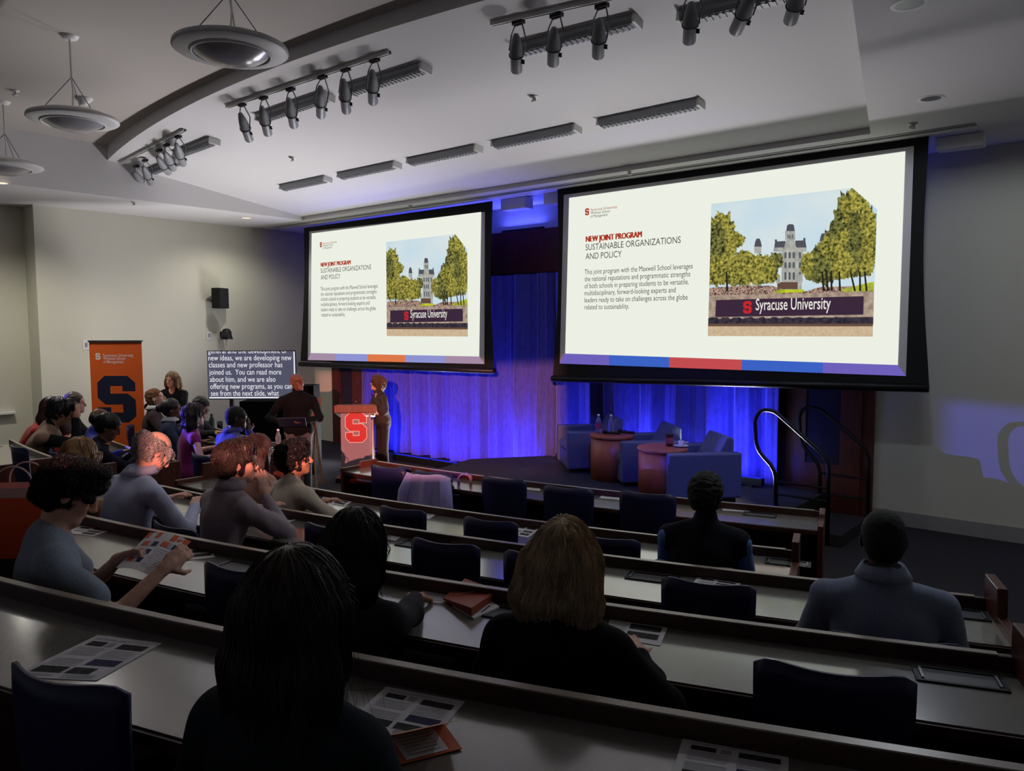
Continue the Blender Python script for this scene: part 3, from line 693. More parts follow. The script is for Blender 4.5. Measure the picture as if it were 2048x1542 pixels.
def chair_at(k, px, py, label):
    """chair whose top edge middle appears at px, py, its back just clear of the desk it belongs to"""
    global chair0
    z = ZF[k]
    for H in np.arange(.82, 1.0, .01):
        p = az(px, py, z+H); t, n, a = arcT(p[0])
        if (arcY(k, p[0])-p[1])*n[1] > DD+.13: break
    loc = p-rz(a)@np.array([0, -.255, 0]); loc[2] = z
    if chair0 is None: chair0 = make_chair(label); chair0.location = loc; chair0.rotation_euler = (0, 0, a); c = chair0
    else: c = dup(chair0, loc, a, label)
    c.scale = (dict(A=.98, B=.83, C=.83, D=.87, E=.82)[k], 1, H/.87); return c
for k, px, py, l in (('A', 768, 934, 'empty dark chair at the left end of the front row beside the lectern'), ('A', 858, 944, 'front row chair with a lilac fleece draped over its back'),
    ('A', 1001, 957, 'empty front row chair right of the lilac fleece'), ('A', 1131, 976, 'empty front row chair in the middle before the armchairs'), ('A', 1291, 987, 'empty front row chair left of the man in the dark vest'),
    ('B', 795, 1018, 'empty second row chair behind the lilac fleece'), ('B', 972, 1041, 'empty second row chair left of the blue lit handout'), ('B', 1210, 1077, 'empty second row chair half hidden behind the blond head'),
    ('C', 650, 1054, 'empty third row chair left of the long dark haired woman'), ('C', 878, 1086, 'empty third row chair right of the long dark haired woman'), ('C', 1075, 1112, 'third row chair hidden behind the wavy blond hair'),
    ('C', 1412, 1168, 'empty third row chair left of the man in the grey pullover'), ('D', 465, 1140, 'empty fourth row chair right of the man reading the brochure'), ('D', 1668, 1347, 'large empty chair near the lower right in the fourth row'),
    ('C', 26, 893, 'dark empty chair at the far left edge above the bag handles'), ('E', 88, 1362, 'dark empty chair in the lower left corner')):
    chair_at(k, px, py, l)

# ------------------------------------------------------------------ armchairs and side tables
m_leath = M('armchair_leather', (88, 95, 120), .42, bump=(60, .08)); m_seam = M('armchair_seat', (92, 96, 112), .4, bump=(20, .15))
def armchair(label):
    t = thing('armchair', label, 'armchair', (0, 0, 0), 0, 'boxy armchairs on the stage'); W, Dp, H = .82, .82, .55
    for s in (-1, 1):
        m = MB(); m.bb(s*W/2-(.12 if s > 0 else 0), s*W/2+(.12 if s < 0 else 0), -Dp/2, Dp/2, .05, H); m.build('arm', m_leath, t, bevel=.022)
    m = MB(); m.bb(-W/2+.12, W/2-.12, -Dp/2+.1, Dp/2-.02, .05, .26); m.build('front_panel', m_leath, t, bevel=.01)
    m = MB(); m.bb(-W/2+.125, W/2-.125, -Dp/2+.18, Dp/2-.005, .262, .39); m.build('seat_cushion', m_seam, t, bevel=.05)
    m = MB(); m.prism([(-.37, .1), (-.37, .69), (-.29, .72), (-.14, .45), (-.14, .3), (-.2, .1)], ((-W/2+.122, 0, 0), (0, 1, 0), (0, 0, 1), (1, 0, 0)), W-.244); m.build('backrest', m_leath, t, bevel=.025)
    m = MB(); m.bb(-W/2+.05, W/2-.05, -Dp/2+.05, Dp/2-.05, .0, .05); m.build('plinth', m_black, t)
    return t
FA = math.radians(226)-PI/2; AF = np.array([math.cos(math.radians(226)), math.sin(math.radians(226)), 0]); AL = np.array([AF[1], -AF[0], 0])
def ac_at(px, py): return az(px, py, ZS)-AF*.41+AL*.41
ac = armchair('nearest blue grey armchair at the right end of the stage trio'); ac.location = ac_at(1337, 1010); ac.rotation_euler = (0, 0, FA)
dup(ac, ac_at(1243, 975), FA, 'middle blue grey armchair between the two side tables'); dup(ac, ac_at(1134, 947), FA, 'farthest blue grey armchair nearest the lectern')
m_tbl = M('table_veneer', (176, 98, 66), .4, noise=(5, .85), stretch=(1, 1, .2))
def side_table(label):
    t = thing('side_table', label, 'side table', (0, 0, 0), FA, 'drum side tables between armchairs')
    m = MB(); e = np.diag([1.1, .95, 1]); m.lathe([(.001, .53), (.29, .53), (.295, .54), (.295, .555), (.29, .565), (.001, .565)], R=e, n=40); m.build('table_top', m_tbl, t, bevel=.003)
    m = MB(); m.lathe([(.27, .0), (.27, .53)], R=e, n=40); m.build('drum_base', m_tbl, t, smooth=True, solid=.015)
    return t
def at_top(px, py, h): return az(px, py, ZS+h)
tb = side_table('drum side table holding two water bottles and microphones')
p = at_top(1224, 868, .565); T1 = np.array([p[0], p[1], ZS]); tb.location = T1
p = at_top(1325, 894, .565); T2 = np.array([p[0], p[1], ZS]); dup(tb, T2, FA, 'drum side table holding the mug and the cup and saucer')

# ------------------------------------------------------------------ handrails
def handrail(label, Y, pts, bars, foot):
    P = [aY(x, y, Y) for x, y in pts]; o = np.array([P[0][0], Y, 0])
    t = thing('stage_handrail', label, 'handrail', o, 0, 'looped stage step handrails')
    # smooth the corners
    S = [P[0]]
    for i in range(1, len(P)-1):
        a, b, c = P[i-1], P[i], P[i+1]; k = min(.12, np.linalg.norm(a-b)*.45, np.linalg.norm(c-b)*.45); a2, c2 = b+nrm(a-b)*k, b+nrm(c-b)*k
        S += [a2*(1-u)**2+b*2*u*(1-u)+c2*u*u for u in np.linspace(0, 1, 6)]
    S.append(P[-1]); m = MB(); m.tube([q-o for q in S], .021, 10); m.build('rail_tube', m_gun, t, smooth=True)
    for a, b in bars:
        m = MB(); m.tube([aY(*a, Y)-o, aY(*b, Y)-o], .012, 8); m.build('cross_bar', m_gun, t)
    for f in foot: m = MB(); q = aY(*f[:2], Y)-o; q[2] = f[2]; m.lathe([(.001, .012), (.05, .01), (.055, 0)], q, n=16); m.build('floor_flange', m_gun, t)
def zpx(x, Y, z):
    lo, hi = 700, 1500
    for _ in range(40):
        m = (lo+hi)/2
        if aY(x, m, Y)[2] > z: lo = m
        else: hi = m
    return m
Y1, Y2 = 8.05, 8.95
handrail('nearer looped black handrail on the stage steps', Y1, [(1552, zpx(1552, Y1, ZS)), (1551, 938), (1513, 900), (1509, 838), (1522, 819), (1548, 821), (1646, 908), (1658, 930), (1654, zpx(1654, Y1, .0))],
    [((1553, 963), (1655, 977)), ((1553, 988), (1655, 1003))], [(1552, 900, ZS), (1654, 900, .0)])
handrail('farther looped black handrail on the stage steps', Y2, [(1640, zpx(1640, Y2, ZS)), (1640, 930), (1602, 890), (1598, 830), (1611, 813), (1640, 817), (1730, 895), (1738, 915), (1736, zpx(1736, Y2, .0))],
    [((1641, 946), (1737, 959)), ((1640, 986), (1735, 999))], [(1640, 900, ZS), (1736, 900, .0)])
# ------------------------------------------------------------------ organic modelling: signed distance fields -> one continuous mesh
class Field:
    def __init__(s, lo, hi, h):
        s.h = h; s.lo = np.array(lo, float); s.n = np.ceil((np.array(hi)-s.lo)/h).astype(int)+1
        s.F = np.full(s.n, .25, np.float32)
    def win(s, lo, hi, m):
        a = np.maximum(0, np.floor((np.array(lo)-m-s.lo)/s.h).astype(int)); b = np.minimum(s.n, np.ceil((np.array(hi)+m-s.lo)/s.h).astype(int)+1)
        if np.any(b <= a): return None
        ax = [(s.lo[i]+s.h*np.arange(a[i], b[i])).astype(np.float32) for i in range(3)]
        return tuple(slice(a[i], b[i]) for i in range(3)), np.meshgrid(*ax, indexing='ij')
    def comb(s, sl, d, k, sub):
        f = s.F[sl]
        if sub:
            d = -d; h = np.clip(.5-.5*(d-f)/k, 0, 1); s.F[sl] = f*h+d*(1-h)+k*h*(1-h)
        else:
            h = np.clip(.5+.5*(d-f)/k, 0, 1); s.F[sl] = d*(1-h)+f*h-k*h*(1-h)
    def cone(s, a, b, ra, rb, k=.02, sub=False):
        a, b = np.array(a, float), np.array(b, float); R = max(ra, rb)
        wn = s.win(np.minimum(a, b)-R, np.maximum(a, b)+R, k+3*s.h)
        if wn is None: return s
        sl, (X, Y, Z) = wn; ab = b-a; L = ab@ab+1e-9
        t = np.clip(((X-a[0])*ab[0]+(Y-a[1])*ab[1]+(Z-a[2])*ab[2])/L, 0, 1)
        d = np.sqrt((X-a[0]-t*ab[0])**2+(Y-a[1]-t*ab[1])**2+(Z-a[2]-t*ab[2])**2)-(ra+(rb-ra)*t)
        s.comb(sl, d, k, sub); return s
    def ell(s, c, r, R=None, k=.02, sub=False):
        c = np.array(c, float); R = np.eye(3) if R is None else np.asarray(R); r = np.array(r, float)
        e = np.sqrt(((R*r)**2).sum(1)); wn = s.win(c-e, c+e, k+3*s.h)
        if wn is None: return s
        sl, (X, Y, Z) = wn; x, y, z = X-c[0], Y-c[1], Z-c[2]
        q = [(R[0, i]*x+R[1, i]*y+R[2, i]*z)/r[i] for i in range(3)]
        k0 = np.sqrt(q[0]**2+q[1]**2+q[2]**2)+1e-6; k1 = np.sqrt((q[0]/r[0])**2+(q[1]/r[1])**2+(q[2]/r[2])**2)+1e-6
        s.comb(sl, k0*(k0-1)/k1, k, sub); return s
    def plane(s, p, n, keep=True, k=.008):
        """cut away everything on the side n points to"""
        n = nrm(n); ax = [(s.lo[i]+s.h*np.arange(s.n[i])).astype(np.float32) for i in range(3)]
        d = (ax[0][:, None, None]-p[0])*n[0]+(ax[1][None, :, None]-p[1])*n[1]+(ax[2][None, None, :]-p[2])*n[2]
        h = np.clip(.5-.5*(d-s.F)/k, 0, 1); s.F = s.F*h+d*(1-h)+k*h*(1-h); return s
    def noise(s, amp, freq, seed=0, stretch=(1, 1, 1), n=7):
        r = np.random.RandomState(seed); ax = [(s.lo[i]+s.h*np.arange(s.n[i])).astype(np.float32)*stretch[i] for i in range(3)]
        g = np.abs(s.F) < amp*3+3*s.h; I = np.argwhere(g)
        if not len(I): return s
        P = np.stack([ax[i][I[:, i]] for i in range(3)], 1); v = np.zeros(len(I), np.float32)
        for i in range(n):
            d = r.normal(size=3); d /= np.linalg.norm(d); f = freq*r.uniform(.6, 1.7); v += np.sin(P@d*f+r.uniform(0, 6.28)+1.3*np.sin(P@r.normal(size=3)*freq*.4))
        s.F[g] += (amp/ n**.5)*v; return s
    def strands(s, c, amp, freq, seed=0):
        """grooves running down the hair from the crown c"""
        g = np.abs(s.F) < amp*3+3*s.h; I = np.argwhere(g); r = np.random.RandomState(seed)
        if not len(I): return s
        P = s.lo+s.h*I-np.array(c); ph = np.arctan2(P[:, 0], P[:, 1]); z = P[:, 2]; v = 0
        for q in (1, 1.7, 2.6): v = v+np.sin(ph*freq*q+r.uniform(0, 6)+2.2*np.sin(z*(9+4*q)+r.uniform(0, 6)))/q
        s.F[g] += (amp*.6*v).astype(np.float32); return s
    def mesh(s):
        F = s.F; S = F < 0; n = np.array(F.shape)
        cs = np.zeros(n-1, np.int8)
        for dx in (0, 1):
            for dy in (0, 1):
                for dz in (0, 1): cs += S[dx:n[0]-1+dx, dy:n[1]-1+dy, dz:n[2]-1+dz]
        A = np.argwhere((cs > 0) & (cs < 8)); idx = np.full(n-1, -1, np.int64); idx[tuple(A.T)] = np.arange(len(A))
        acc = np.zeros((len(A), 3)); cnt = np.zeros(len(A))
        C = [(i, j, k) for i in (0, 1) for j in (0, 1) for k in (0, 1)]
        for a in C:
            for ax in range(3):
                if a[ax]: continue
                b = list(a); b[ax] = 1
                fa = F[A[:, 0]+a[0], A[:, 1]+a[1], A[:, 2]+a[2]]; fb = F[A[:, 0]+b[0], A[:, 1]+b[1], A[:, 2]+b[2]]
                m = (fa < 0) != (fb < 0); t = np.where(m, fa/np.where(m, fa-fb, 1), 0)
                p = np.array(a, float)[None]+t[:, None]*(np.array(b)-np.array(a))[None]
                acc[m] += p[m]; cnt[m] += 1
        V = s.lo+s.h*(A+acc/cnt[:, None]); Q = []
        for ax in range(3):
            o1, o2 = (ax+1) % 3, (ax+2) % 3
            sl0 = [slice(1, -1)]*3; sl0[ax] = slice(0, -1); sl1 = list(sl0); sl1[ax] = slice(1, None)
            a = S[tuple(sl0)]; b = S[tuple(sl1)]; E = np.argwhere(a != b); 
            if not len(E): continue
            fl = a[tuple(E.T)]; E = E+np.array([0 if i == ax else 1 for i in range(3)])
            q = []
            for d1, d2 in ((-1, -1), (0, -1), (0, 0), (-1, 0)):
                e = E.copy(); e[:, o1] += d1; e[:, o2] += d2; q.append(idx[tuple(e.T)])
            q = np.stack(q, 1); q[~fl] = q[~fl][:, ::-1]; Q.append(q)
        Q = np.concatenate(Q); return V, Q[(Q >= 0).all(1)]
    def at(s, P):
        x = np.clip((P-s.lo)/s.h, 0, s.n-1.001); i = x.astype(int); f = x-i; r = 0
        for a in (0, 1):
            for b in (0, 1):
                for c in (0, 1):
                    w2 = (f[:, 0] if a else 1-f[:, 0])*(f[:, 1] if b else 1-f[:, 1])*(f[:, 2] if c else 1-f[:, 2]); r = r+w2*s.F[i[:, 0]+a, i[:, 1]+b, i[:, 2]+c]
        return r
    def grad(s, P):
        e = s.h; return np.stack([s.at(P+np.eye(3)[i]*e)-s.at(P-np.eye(3)[i]*e) for i in range(3)], 1)
def np_mesh(name, V, Q, mat, parent, extra=None, smooth=True):
    """quads (and optional second set of vertices/quads) to a smooth mesh object"""
    if extra is not None: Q = np.concatenate([Q, extra[1]+len(V)]); V = np.concatenate([V, extra[0]])
    me = bpy.data.meshes.new(name); me.vertices.add(len(V)); me.vertices.foreach_set('co', V.astype(np.float32).ravel())
    me.loops.add(len(Q)*4); me.loops.foreach_set('vertex_index', Q.astype(np.int32).ravel())
    me.polygons.add(len(Q)); me.polygons.foreach_set('loop_start', np.arange(0, len(Q)*4, 4, dtype=np.int32)); me.polygons.foreach_set('loop_total', np.full(len(Q), 4, np.int32))
    me.polygons.foreach_set('use_smooth', np.ones(len(Q), bool)); me.materials.append(mat); me.update(calc_edges=True); me.validate()
    return obj(name, me, parent)
def hair_strands(f, V, crown, N, L, seed, r=.0013, curl=0, fly=.004, part=None, zmin=None):
    """fine hairs combed down the hair surface from the crown: vertices and quads"""
    R = np.random.RandomState(seed); P = V[R.randint(0, len(V), N)].copy(); K = 12; st = L/K*R.uniform(.5, 1.2, N)[:, None]; pts = []
    ph = R.uniform(0, 6.28, N); lift = R.uniform(.0, fly, N)
    for i in range(K):
        n = f.grad(P); n /= np.linalg.norm(n, axis=1)[:, None]+1e-6
        out = P-np.array(crown); out[:, 2] *= .3; t = np.array([0, 0, -1.])+.35*out/(np.linalg.norm(out, axis=1)[:, None]+1e-6)
        t = t-n*(t*n).sum(1)[:, None]; t /= np.linalg.norm(t, axis=1)[:, None]+1e-6
        d = f.at(P); inside = np.clip(d-lift, -.02, .02); P = P-n*inside[:, None]*(np.abs(d) < .03)[:, None]
        w2 = curl*np.sin(i*1.1+ph); b = np.cross(t, n); pts.append(P+b*w2[:, None]+n*(curl*.6*np.cos(i*1.1+ph))[:, None])
        P = P+t*st
    T = np.stack(pts, 1); rr = r*np.linspace(1, .35, K)[None, :, None]
    dz = np.gradient(T, axis=1); dz /= np.linalg.norm(dz, axis=2, keepdims=True)+1e-9
    u = np.cross(dz, np.array([.31, .82, .47])); u /= np.linalg.norm(u, axis=2, keepdims=True)+1e-9; v = np.cross(dz, u)
    ring = np.stack([T+rr*(math.cos(a)*u+math.sin(a)*v) for a in (0, 2.094, 4.189)], 2)
    VV = ring.reshape(-1, 3); base = (np.arange(N)*K*3)[:, None, None]+(np.arange(K-1)*3)[None, :, None]
    q = np.stack([np.stack([base[..., 0]+j, base[..., 0]+(j+1) % 3, base[..., 0]+3+(j+1) % 3, base[..., 0]+3+j], -1) for j in range(3)], 2)
    return VV, q.reshape(-1, 4)

SKIN = dict(pale=(226, 172, 150), tan=(196, 140, 110), olive=(186, 134, 104), brown=(112, 72, 54), dark=(74, 48, 38))
def m_skin(k): return M('skin_'+k, SKIN[k], .5, noise=(60, .93), spec=.35)
def m_hair(c, r=.42): return M('hair_%d_%d_%d_%d' % (*c, r*100), c, r, noise=(38, .7), spec=.5, stretch=(1, 1, .2))
def m_cloth(c, kind=''): return M('cloth_%d_%d_%d%s' % (*c, kind), c, .85, bump=(9, .35), noise=(160, .88), sheen=.15 if sum(c) > 200 else 0, spec=.4 if sum(c) > 200 else .15)

HG = dict(thick=.012, short=.008, crop=.004, neat=.014, curly=.022, afro=.018, wavy=.020, bob=.018, long=.016, vlong=.020, bun=.014, fringe=-.004, side=.02)
def ik(S, Wt, l1, l2, hint):
    d = Wt-S; L = np.linalg.norm(d)
    if L > (l1+l2)*.995: d = d*(l1+l2)*.995/L; Wt = S+d; L = np.linalg.norm(d)
    a = (l1*l1-l2*l2+L*L)/(2*L); h = math.sqrt(max(0, l1*l1-a*a)); dn = d/L
    hv = np.array(hint, float); hv = nrm(hv-dn*(hv@dn)); return S+dn*a+hv*h, Wt
def hand(f, wr, di, no, side, curl=.5, spread=.25, s=1.0, k=.006):
    """palm, four unequal fingers with two bends, thumb from the side of the palm"""
    di = nrm(di); no = nrm(np.array(no)-di*(np.array(no)@di)); sd = np.cross(di, no)*side
    pc_ = wr+di*.048*s; R2 = np.stack([sd, di, no], 1)
    f.ell(pc_, (.040*s, .052*s, .016*s), R2, .012); f.cone(wr-di*.01, wr+di*.03*s, .024*s, .024*s, .012)
    for i, (o, L) in enumerate(((-.029, .066), (-.010, .078), (.010, .074), (.028, .058))):
        b = wr+di*.088*s+sd*o*s; a1 = curl*.5; a2 = curl*1.4; dd = nrm(di+sd*spread*o*14*.3)
        m = b+(dd*math.cos(a1)+no*math.sin(a1))*L*.5*s; e = m+(dd*math.cos(a2)+no*math.sin(a2))*L*.52*s
        f.cone(b, m, .0098*s, .0088*s, k); f.cone(m, e, .0088*s, .007*s, k)
    b = wr+di*.02*s-sd*.03*s; m = b+nrm(di*.6-sd*.75+no*.35)*.045*s; e = m+nrm(di*.9-sd*.2+no*(.3+curl*.4))*.038*s
    f.cone(b, m, .014*s, .0105*s, .01); f.cone(m, e, .0105*s, .0085*s, k)

def person(label, px, d, zf, face, top, hair, skin='tan', sit=True, s=None, lean=8, slean=0, hyaw=0, hpit=0, hrol=0, arms=None, sleeve='full', neck='crew', hairc=(30, 24, 22),
           wide=1.0, h=.008, pants=(30, 30, 36), specs=False, lany=None, strands=0, collar=None, belly=0, hands=True, fold=.0055, hk=1.0, extra=None, legdy=0, twist=0, under=None, chair=True):
    """px: photo pixel of the top of the head, d: distance from the camera, face: compass angle the body faces"""
    Wp = aD(px[0], px[1], d)
    zp = .54 if sit else .93
    ln, sl_ = math.radians(lean), math.radians(slean)
    SP = np.array([math.sin(sl_), math.sin(ln)*math.cos(sl_), math.cos(ln)*math.cos(sl_)])
    P = np.array([0, 0, zp]); N = P+.50*SP; RTw = rz(math.radians(twist))
    HR = rz(math.radians(hyaw))@rx(-math.radians(hpit))@ry(math.radians(hrol))
    Hc = N+np.array([0, .012, 0])+nrm(SP+HR@np.array([0, .1, .9]))*.165
    X = RTw@np.array([1., 0, 0]); up = SP; fw = np.cross(up, X)
    Top = Hc+HR@np.array([0, 0, .118+HG.get(hair, 0)])*hk
    s = s or float(np.clip((Wp[2]-zf)/Top[2], .8, 1.25))
    A = math.radians(face)-PI/2; W0 = Wp-rz(A)@(Top*s); W0[2] = Wp[2]-Top[2]*s
    root = thing('person', label, 'person', W0, A); root.scale = (s, s, s)
    shw = .175*wide
    Sh = {1: N-.082*up+X*shw, -1: N-.082*up-X*shw}
    arms = arms or {}; J = {}
    for sd in (1, -1):
        a = dict(w=(.17*sd, .42, .80 if sit else .9), hint=(sd*.8, -.5, -.6), nrm=(0, 0, -1), dir=None, curl=.5); a.update(arms.get(sd, {}))
        tw = rz(-A)@(aD(*a['wp'])-W0)/s if 'wp' in a else np.array(a['w'], float)
        E, Wr = ik(Sh[sd], tw, .29, .255, a['hint']); J[sd] = (E, Wr, a)
    pts = [Hc, N, P]+[J[q][i] for q in J for i in (0, 1)]; mn = np.min(pts, 0)-.22; mx = np.max(pts, 0)+.22; mn[2] = -.02; mn[1] = min(mn[1], -.3); mx[1] = max(mx[1], .62 if sit else .25); mn[0] = min(mn[0], -.34); mx[0] = max(mx[0], .34)
    # ---- body: one continuous surface
    f = Field(mn, mx, h)
    def torso(f, g, k=.05):
        bR = np.stack([X, fw, up], 1)
        f.ell(P+.02*up, (.158*wide+g, .115+g+belly*.4, .13+g), bR, k); f.ell(P+.17*up+fw*belly*.5, (.135*wide+g+belly*.3, .098+g+belly, .16+g), bR, k)
        f.ell(P+.33*up-fw*.008, (.155*wide+g, .105+g, .17+g), bR, k)
        for q in (1, -1): f.cone(N-.012*up-fw*.012, Sh[q]+.012*up-X*q*.02, .05+g*.8, .048+g, .05)
    def legs(f, g):
        K = {}
        for q in (1, -1):
            if sit:
                hp = P+np.array([q*.085, .03, -.03]); kn = np.array([q*.13, .44, .50]); an = np.array([q*.13, .40+legdy, .09])
            else:
                hp = P+np.array([q*.085, 0, -.04]); kn = np.array([q*.095, .02, .50]); an = np.array([q*.10, -.02, .09])
            f.cone(hp, kn, .078+g, .055+g, .03); f.cone(kn, an, .054+g, .036+g, .02)
            if g < .01: f.cone(an-np.array([0, .02, .04]), an+np.array([q*.015, .14, -.055]), .04, .03, .02)
            K[q] = an
        return K
    def arm(f, q, g, upto=2.0, k=.02):
        E, Wr, a = J[q]
        if upto >= 1: f.cone(Sh[q], E, .047+g, .038+g*.9, k); 
        else: f.cone(Sh[q], Sh[q]+(E-Sh[q])*upto, .047+g, .042+g*1.2, k)
        if upto > 1: f.cone(E, E+(Wr-E)*(upto-1), .038+g*.9, .038+(.026-.038)*(upto-1)+g*.7, k)
    torso(f, -.006); ANK = legs(f, -.004)
    for q in (1, -1):
        arm(f, q, -.003); E, Wr, a = J[q]; dr = np.array(a['dir'], float) if a['dir'] is not None else Wr-E
        if hands: hand(f, Wr, dr, a['nrm'], q, a['curl'])
    f.cone(N-.04*up, Hc-HR@np.array([0, .012, .05]), .058, .051, .025)
    H = lambda x, y, z: Hc+HR@np.array([x, y, z])
    f.ell(H(0, -.014, .026), (.074, .094, .090), HR, .02); f.ell(H(0, .028, -.05), (.056, .062, .066), HR, .03)
    f.cone(H(-.012, .07, -.094), H(.012, .07, -.094), .02, .02, .025)
    f.ell(H(0, .07, .03), (.058, .026, .03), HR, .02)
    for q in (1, -1):
        f.ell(H(q*.034, .062, -.028), (.022, .024, .024), HR, .02); f.ell(H(q*.031, .092, .006), (.017, .014, .011), HR, .008, True)
        f.ell(H(q*.030, .080, .005), (.0125, .0125, .0125), HR, .004)
        f.ell(H(q*.078, -.008, -.004), (.010, .021, .034), HR@rz(q*.35), .006); f.ell(H(q*.0855, .0, .002), (.005, .010, .018), HR, .005, True)
    f.cone(H(0, .094, .012), H(0, .112, -.028), .008, .013, .012); f.ell(H(0, .103, -.034), (.017, .013, .008), HR, .008)
    f.ell(H(0, .090, -.056), (.023, .010, .006), HR, .006); f.ell(H(0, .087, -.067), (.020, .010, .007), HR, .006); f.ell(H(0, .0995, -.0612), (.020, .006, .0022), HR, .003, True)
    if extra: extra(f, H, HR, 'body')
    V, Q = f.mesh(); body = np_mesh('body', V, Q, m_skin(skin), root)
    # ---- clothes
    ft = Field(mn, mx, max(h, .008)); g = .014
    torso(ft, g, .05)
    for q in (1, -1): 
        up_ = dict(full=1.96, short=.62, none=.12, elbow=1.15)[sleeve]; arm(ft, q, .014 if sleeve == 'full' else .018, up_, .03)
    if neck == 'turtle': ft.cone(N-.03*up, N+nrm(Hc-N)*.075, .07, .062, .02)
    elif neck == 'collar': ft.cone(N-.04*up-fw*.005, N+nrm(Hc-N)*.045-fw*.012, .076, .066, .02)
    else: ft.cone(N-.05*up, N+nrm(Hc-N)*.008-fw*.014, .072, .064, .02)
    if neck in ('crew', 'vee', 'collar'):
        ft.ell(N+nrm(Hc-N)*.06+fw*.045, (.055, .06, .05 if neck != 'vee' else .12), None, .012, True)
    if fold: ft.noise(fold, 26, len(label), (1, 1, .7))
    if not sit: ft.plane(P-np.array([0, 0, .10]), (0, 0, -1))
    else: ft.plane(P-np.array([0, 0, .075]), (0, 0, -1))
    V, Q = ft.mesh(); tp = np_mesh('jacket' if collar == 'jacket' else 'top', V, Q, m_cloth(top), root)
    if under:
        fu = Field(mn, mx, max(h, .008))
        for q in (1, -1): arm(fu, q, .012, 1.96, .03)
        fu.cone(N-.04*up, N+nrm(Hc-N)*.04-fw*.01, .068, .062, .02); fu.noise(.003, 26, 3); V, Q = fu.mesh(); np_mesh('shirt', V, Q, m_cloth(under), root)
    fp = Field(mn, mx, .011)

    fp.ell(P-.01*up, (.165*wide+.006, .122+belly*.4, .12), None, .04); legs(fp, .012); fp.plane(P+np.array([0, 0, .085]), (0, 0, 1))
    for q in (1, -1): fp.plane((0, 0, .055), (0, 0, -1))
    V, Q = fp.mesh(); np_mesh('trousers', V, Q, m_cloth(pants, 'p'), root)
    for q in (1, -1):
        an = ANK[q]; sh = MB(); a0 = an-np.array([0, .055, .05]); 
        prof = [(-.05, .0), (.21, 0), (.205, .035), (.12, .06), (.05, .09), (-.045, .085)]
        sh.prism(prof, (an+np.array([-.045, -.015, -.09]), (0, 1, 0), (0, 0, 1), (1, 0, 0)), .09); sh.build('shoe', m_black, root, bevel=.015)
    # ---- hair
    hm = None
    if hair:
        fh = Field(Hc-np.array([.26, .26, .62 if hair in ('long', 'vlong') else .3])*hk, Hc+np.array([.26, .26, .24]), min(h, .0065))
        hr = hairc; crown = H(0, -.03, .10)
        G = abs(HG[hair])+(.014 if hair == 'fringe' else 0)
        fh.ell(H(0, -.018, .030), (.078+G, .100+G, .092+G), HR, .02)
        if hair in ('short', 'crop', 'neat', 'curly', 'afro', 'wavy', 'fringe', 'side', 'bun', 'thick'): fh.ell(H(0, -.055, -.02), (.066+G*.6, .052+G*.5, .075), HR, .03)
        if hair in ('curly', 'wavy', 'side', 'thick'): fh.ell(H(0, .045, .102), (.07, .055, .032+G*.5), HR, .03)
        if hair == 'wavy':
            fh.ell(H(0, -.07, -.03), (.088, .055, .095), HR, .03)
        if hair in ('bob', 'long', 'vlong'):
            drop = dict(bob=.15, long=.34, vlong=.50)[hair]
            for q in (-1, -.5, 0, .5, 1):
                a0 = H(q*.078, -.045-.035*(1-abs(q)), .01); a1 = H(q*.088, -.055-.03*(1-abs(q)), -.10)
                down = a1+np.array([0, -.015, -(drop-.10)]) if drop > .2 else H(q*.092, -.05-.03*(1-abs(q)), -drop)
                if drop > .2: down = down+X*q*.03
                fh.cone(a0, a1, .042, .044, .03); fh.cone(a1, down, .044, .03 if drop < .4 else .042, .03)
            for q in (-1, 1): fh.cone(H(q*.084, .01, .0), H(q*.09, .012, -.10), .026, .028, .03)
        if hair == 'bun': fh.ell(H(0, -.14, .03), (.05, .045, .05), HR, .012)
        # open the face
        fr = dict(short=(0, .088, -.035), crop=(0, .09, -.03), neat=(0, .09, -.03), bun=(0, .09, -.025)).get(hair, (0, .096, -.035))
        fh.ell(H(*fr), (.070, .062, .098), HR, .012, True); fh.cone(H(0, .06, -.08), H(0, .10, -.2), .07, .09, .015, True)
        if hair not in ('bob', 'long', 'vlong', 'wavy'):
            fh.plane(H(0, -.06, -.075), HR@np.array([0, .1, -1]), k=.015)
            for q in (1, -1): fh.ell(H(q*.085, .002, -.045), (.03, .035, .05), HR, .012, True); fh.ell(H(q*.088, .052, -.022), (.04, .045, .052), HR, .012, True)
        if hair == 'fringe': fh.plane(H(0, -.03, .05), HR@np.array([0, .12, 1]), k=.02)
        if hair in ('curly', 'afro'): fh.noise(.009 if hair == 'curly' else .0045, 95 if hair == 'curly' else 150, 5)
        elif hair == 'thick': fh.noise(.007, 55, 5); fh.noise(.003, 140, 6)
        elif hair == 'crop': fh.noise(.0012, 220, 6)
        elif hair in ('wavy', 'side', 'fringe'): fh.noise(.007, 60, 4, (1, 1, .6)); fh.strands(crown, .004, 11, 2)
        elif hair in ('bob', 'long', 'vlong', 'bun'): fh.strands(crown, .0022, 14, 3); fh.noise(.007 if hair == 'bob' else .004, 32, 2, (1, 1, .5))
        else: fh.noise(.003, 120, 2)
        V, Q = fh.mesh()
        ex = None
        if strands and len(V):
            L = dict(curly=.06, afro=.03, wavy=.12, bob=.16, long=.34, vlong=.42, fringe=.05, short=.03, side=.08).get(hair, .06)
            ex = hair_strands(fh, V, crown, strands, L, len(label), curl=dict(curly=.007, wavy=.005, fringe=.006, side=.003, thick=.006, bob=.0035).get(hair, .001), fly=.010 if hair in ('curly', 'wavy', 'fringe', 'thick', 'bob') else .005, r=.0012*max(1, d/3))
        hm = np_mesh('hair', V, Q, m_hair(hr, .8 if hair in ('crop', 'afro', 'short') else .42), root, ex)
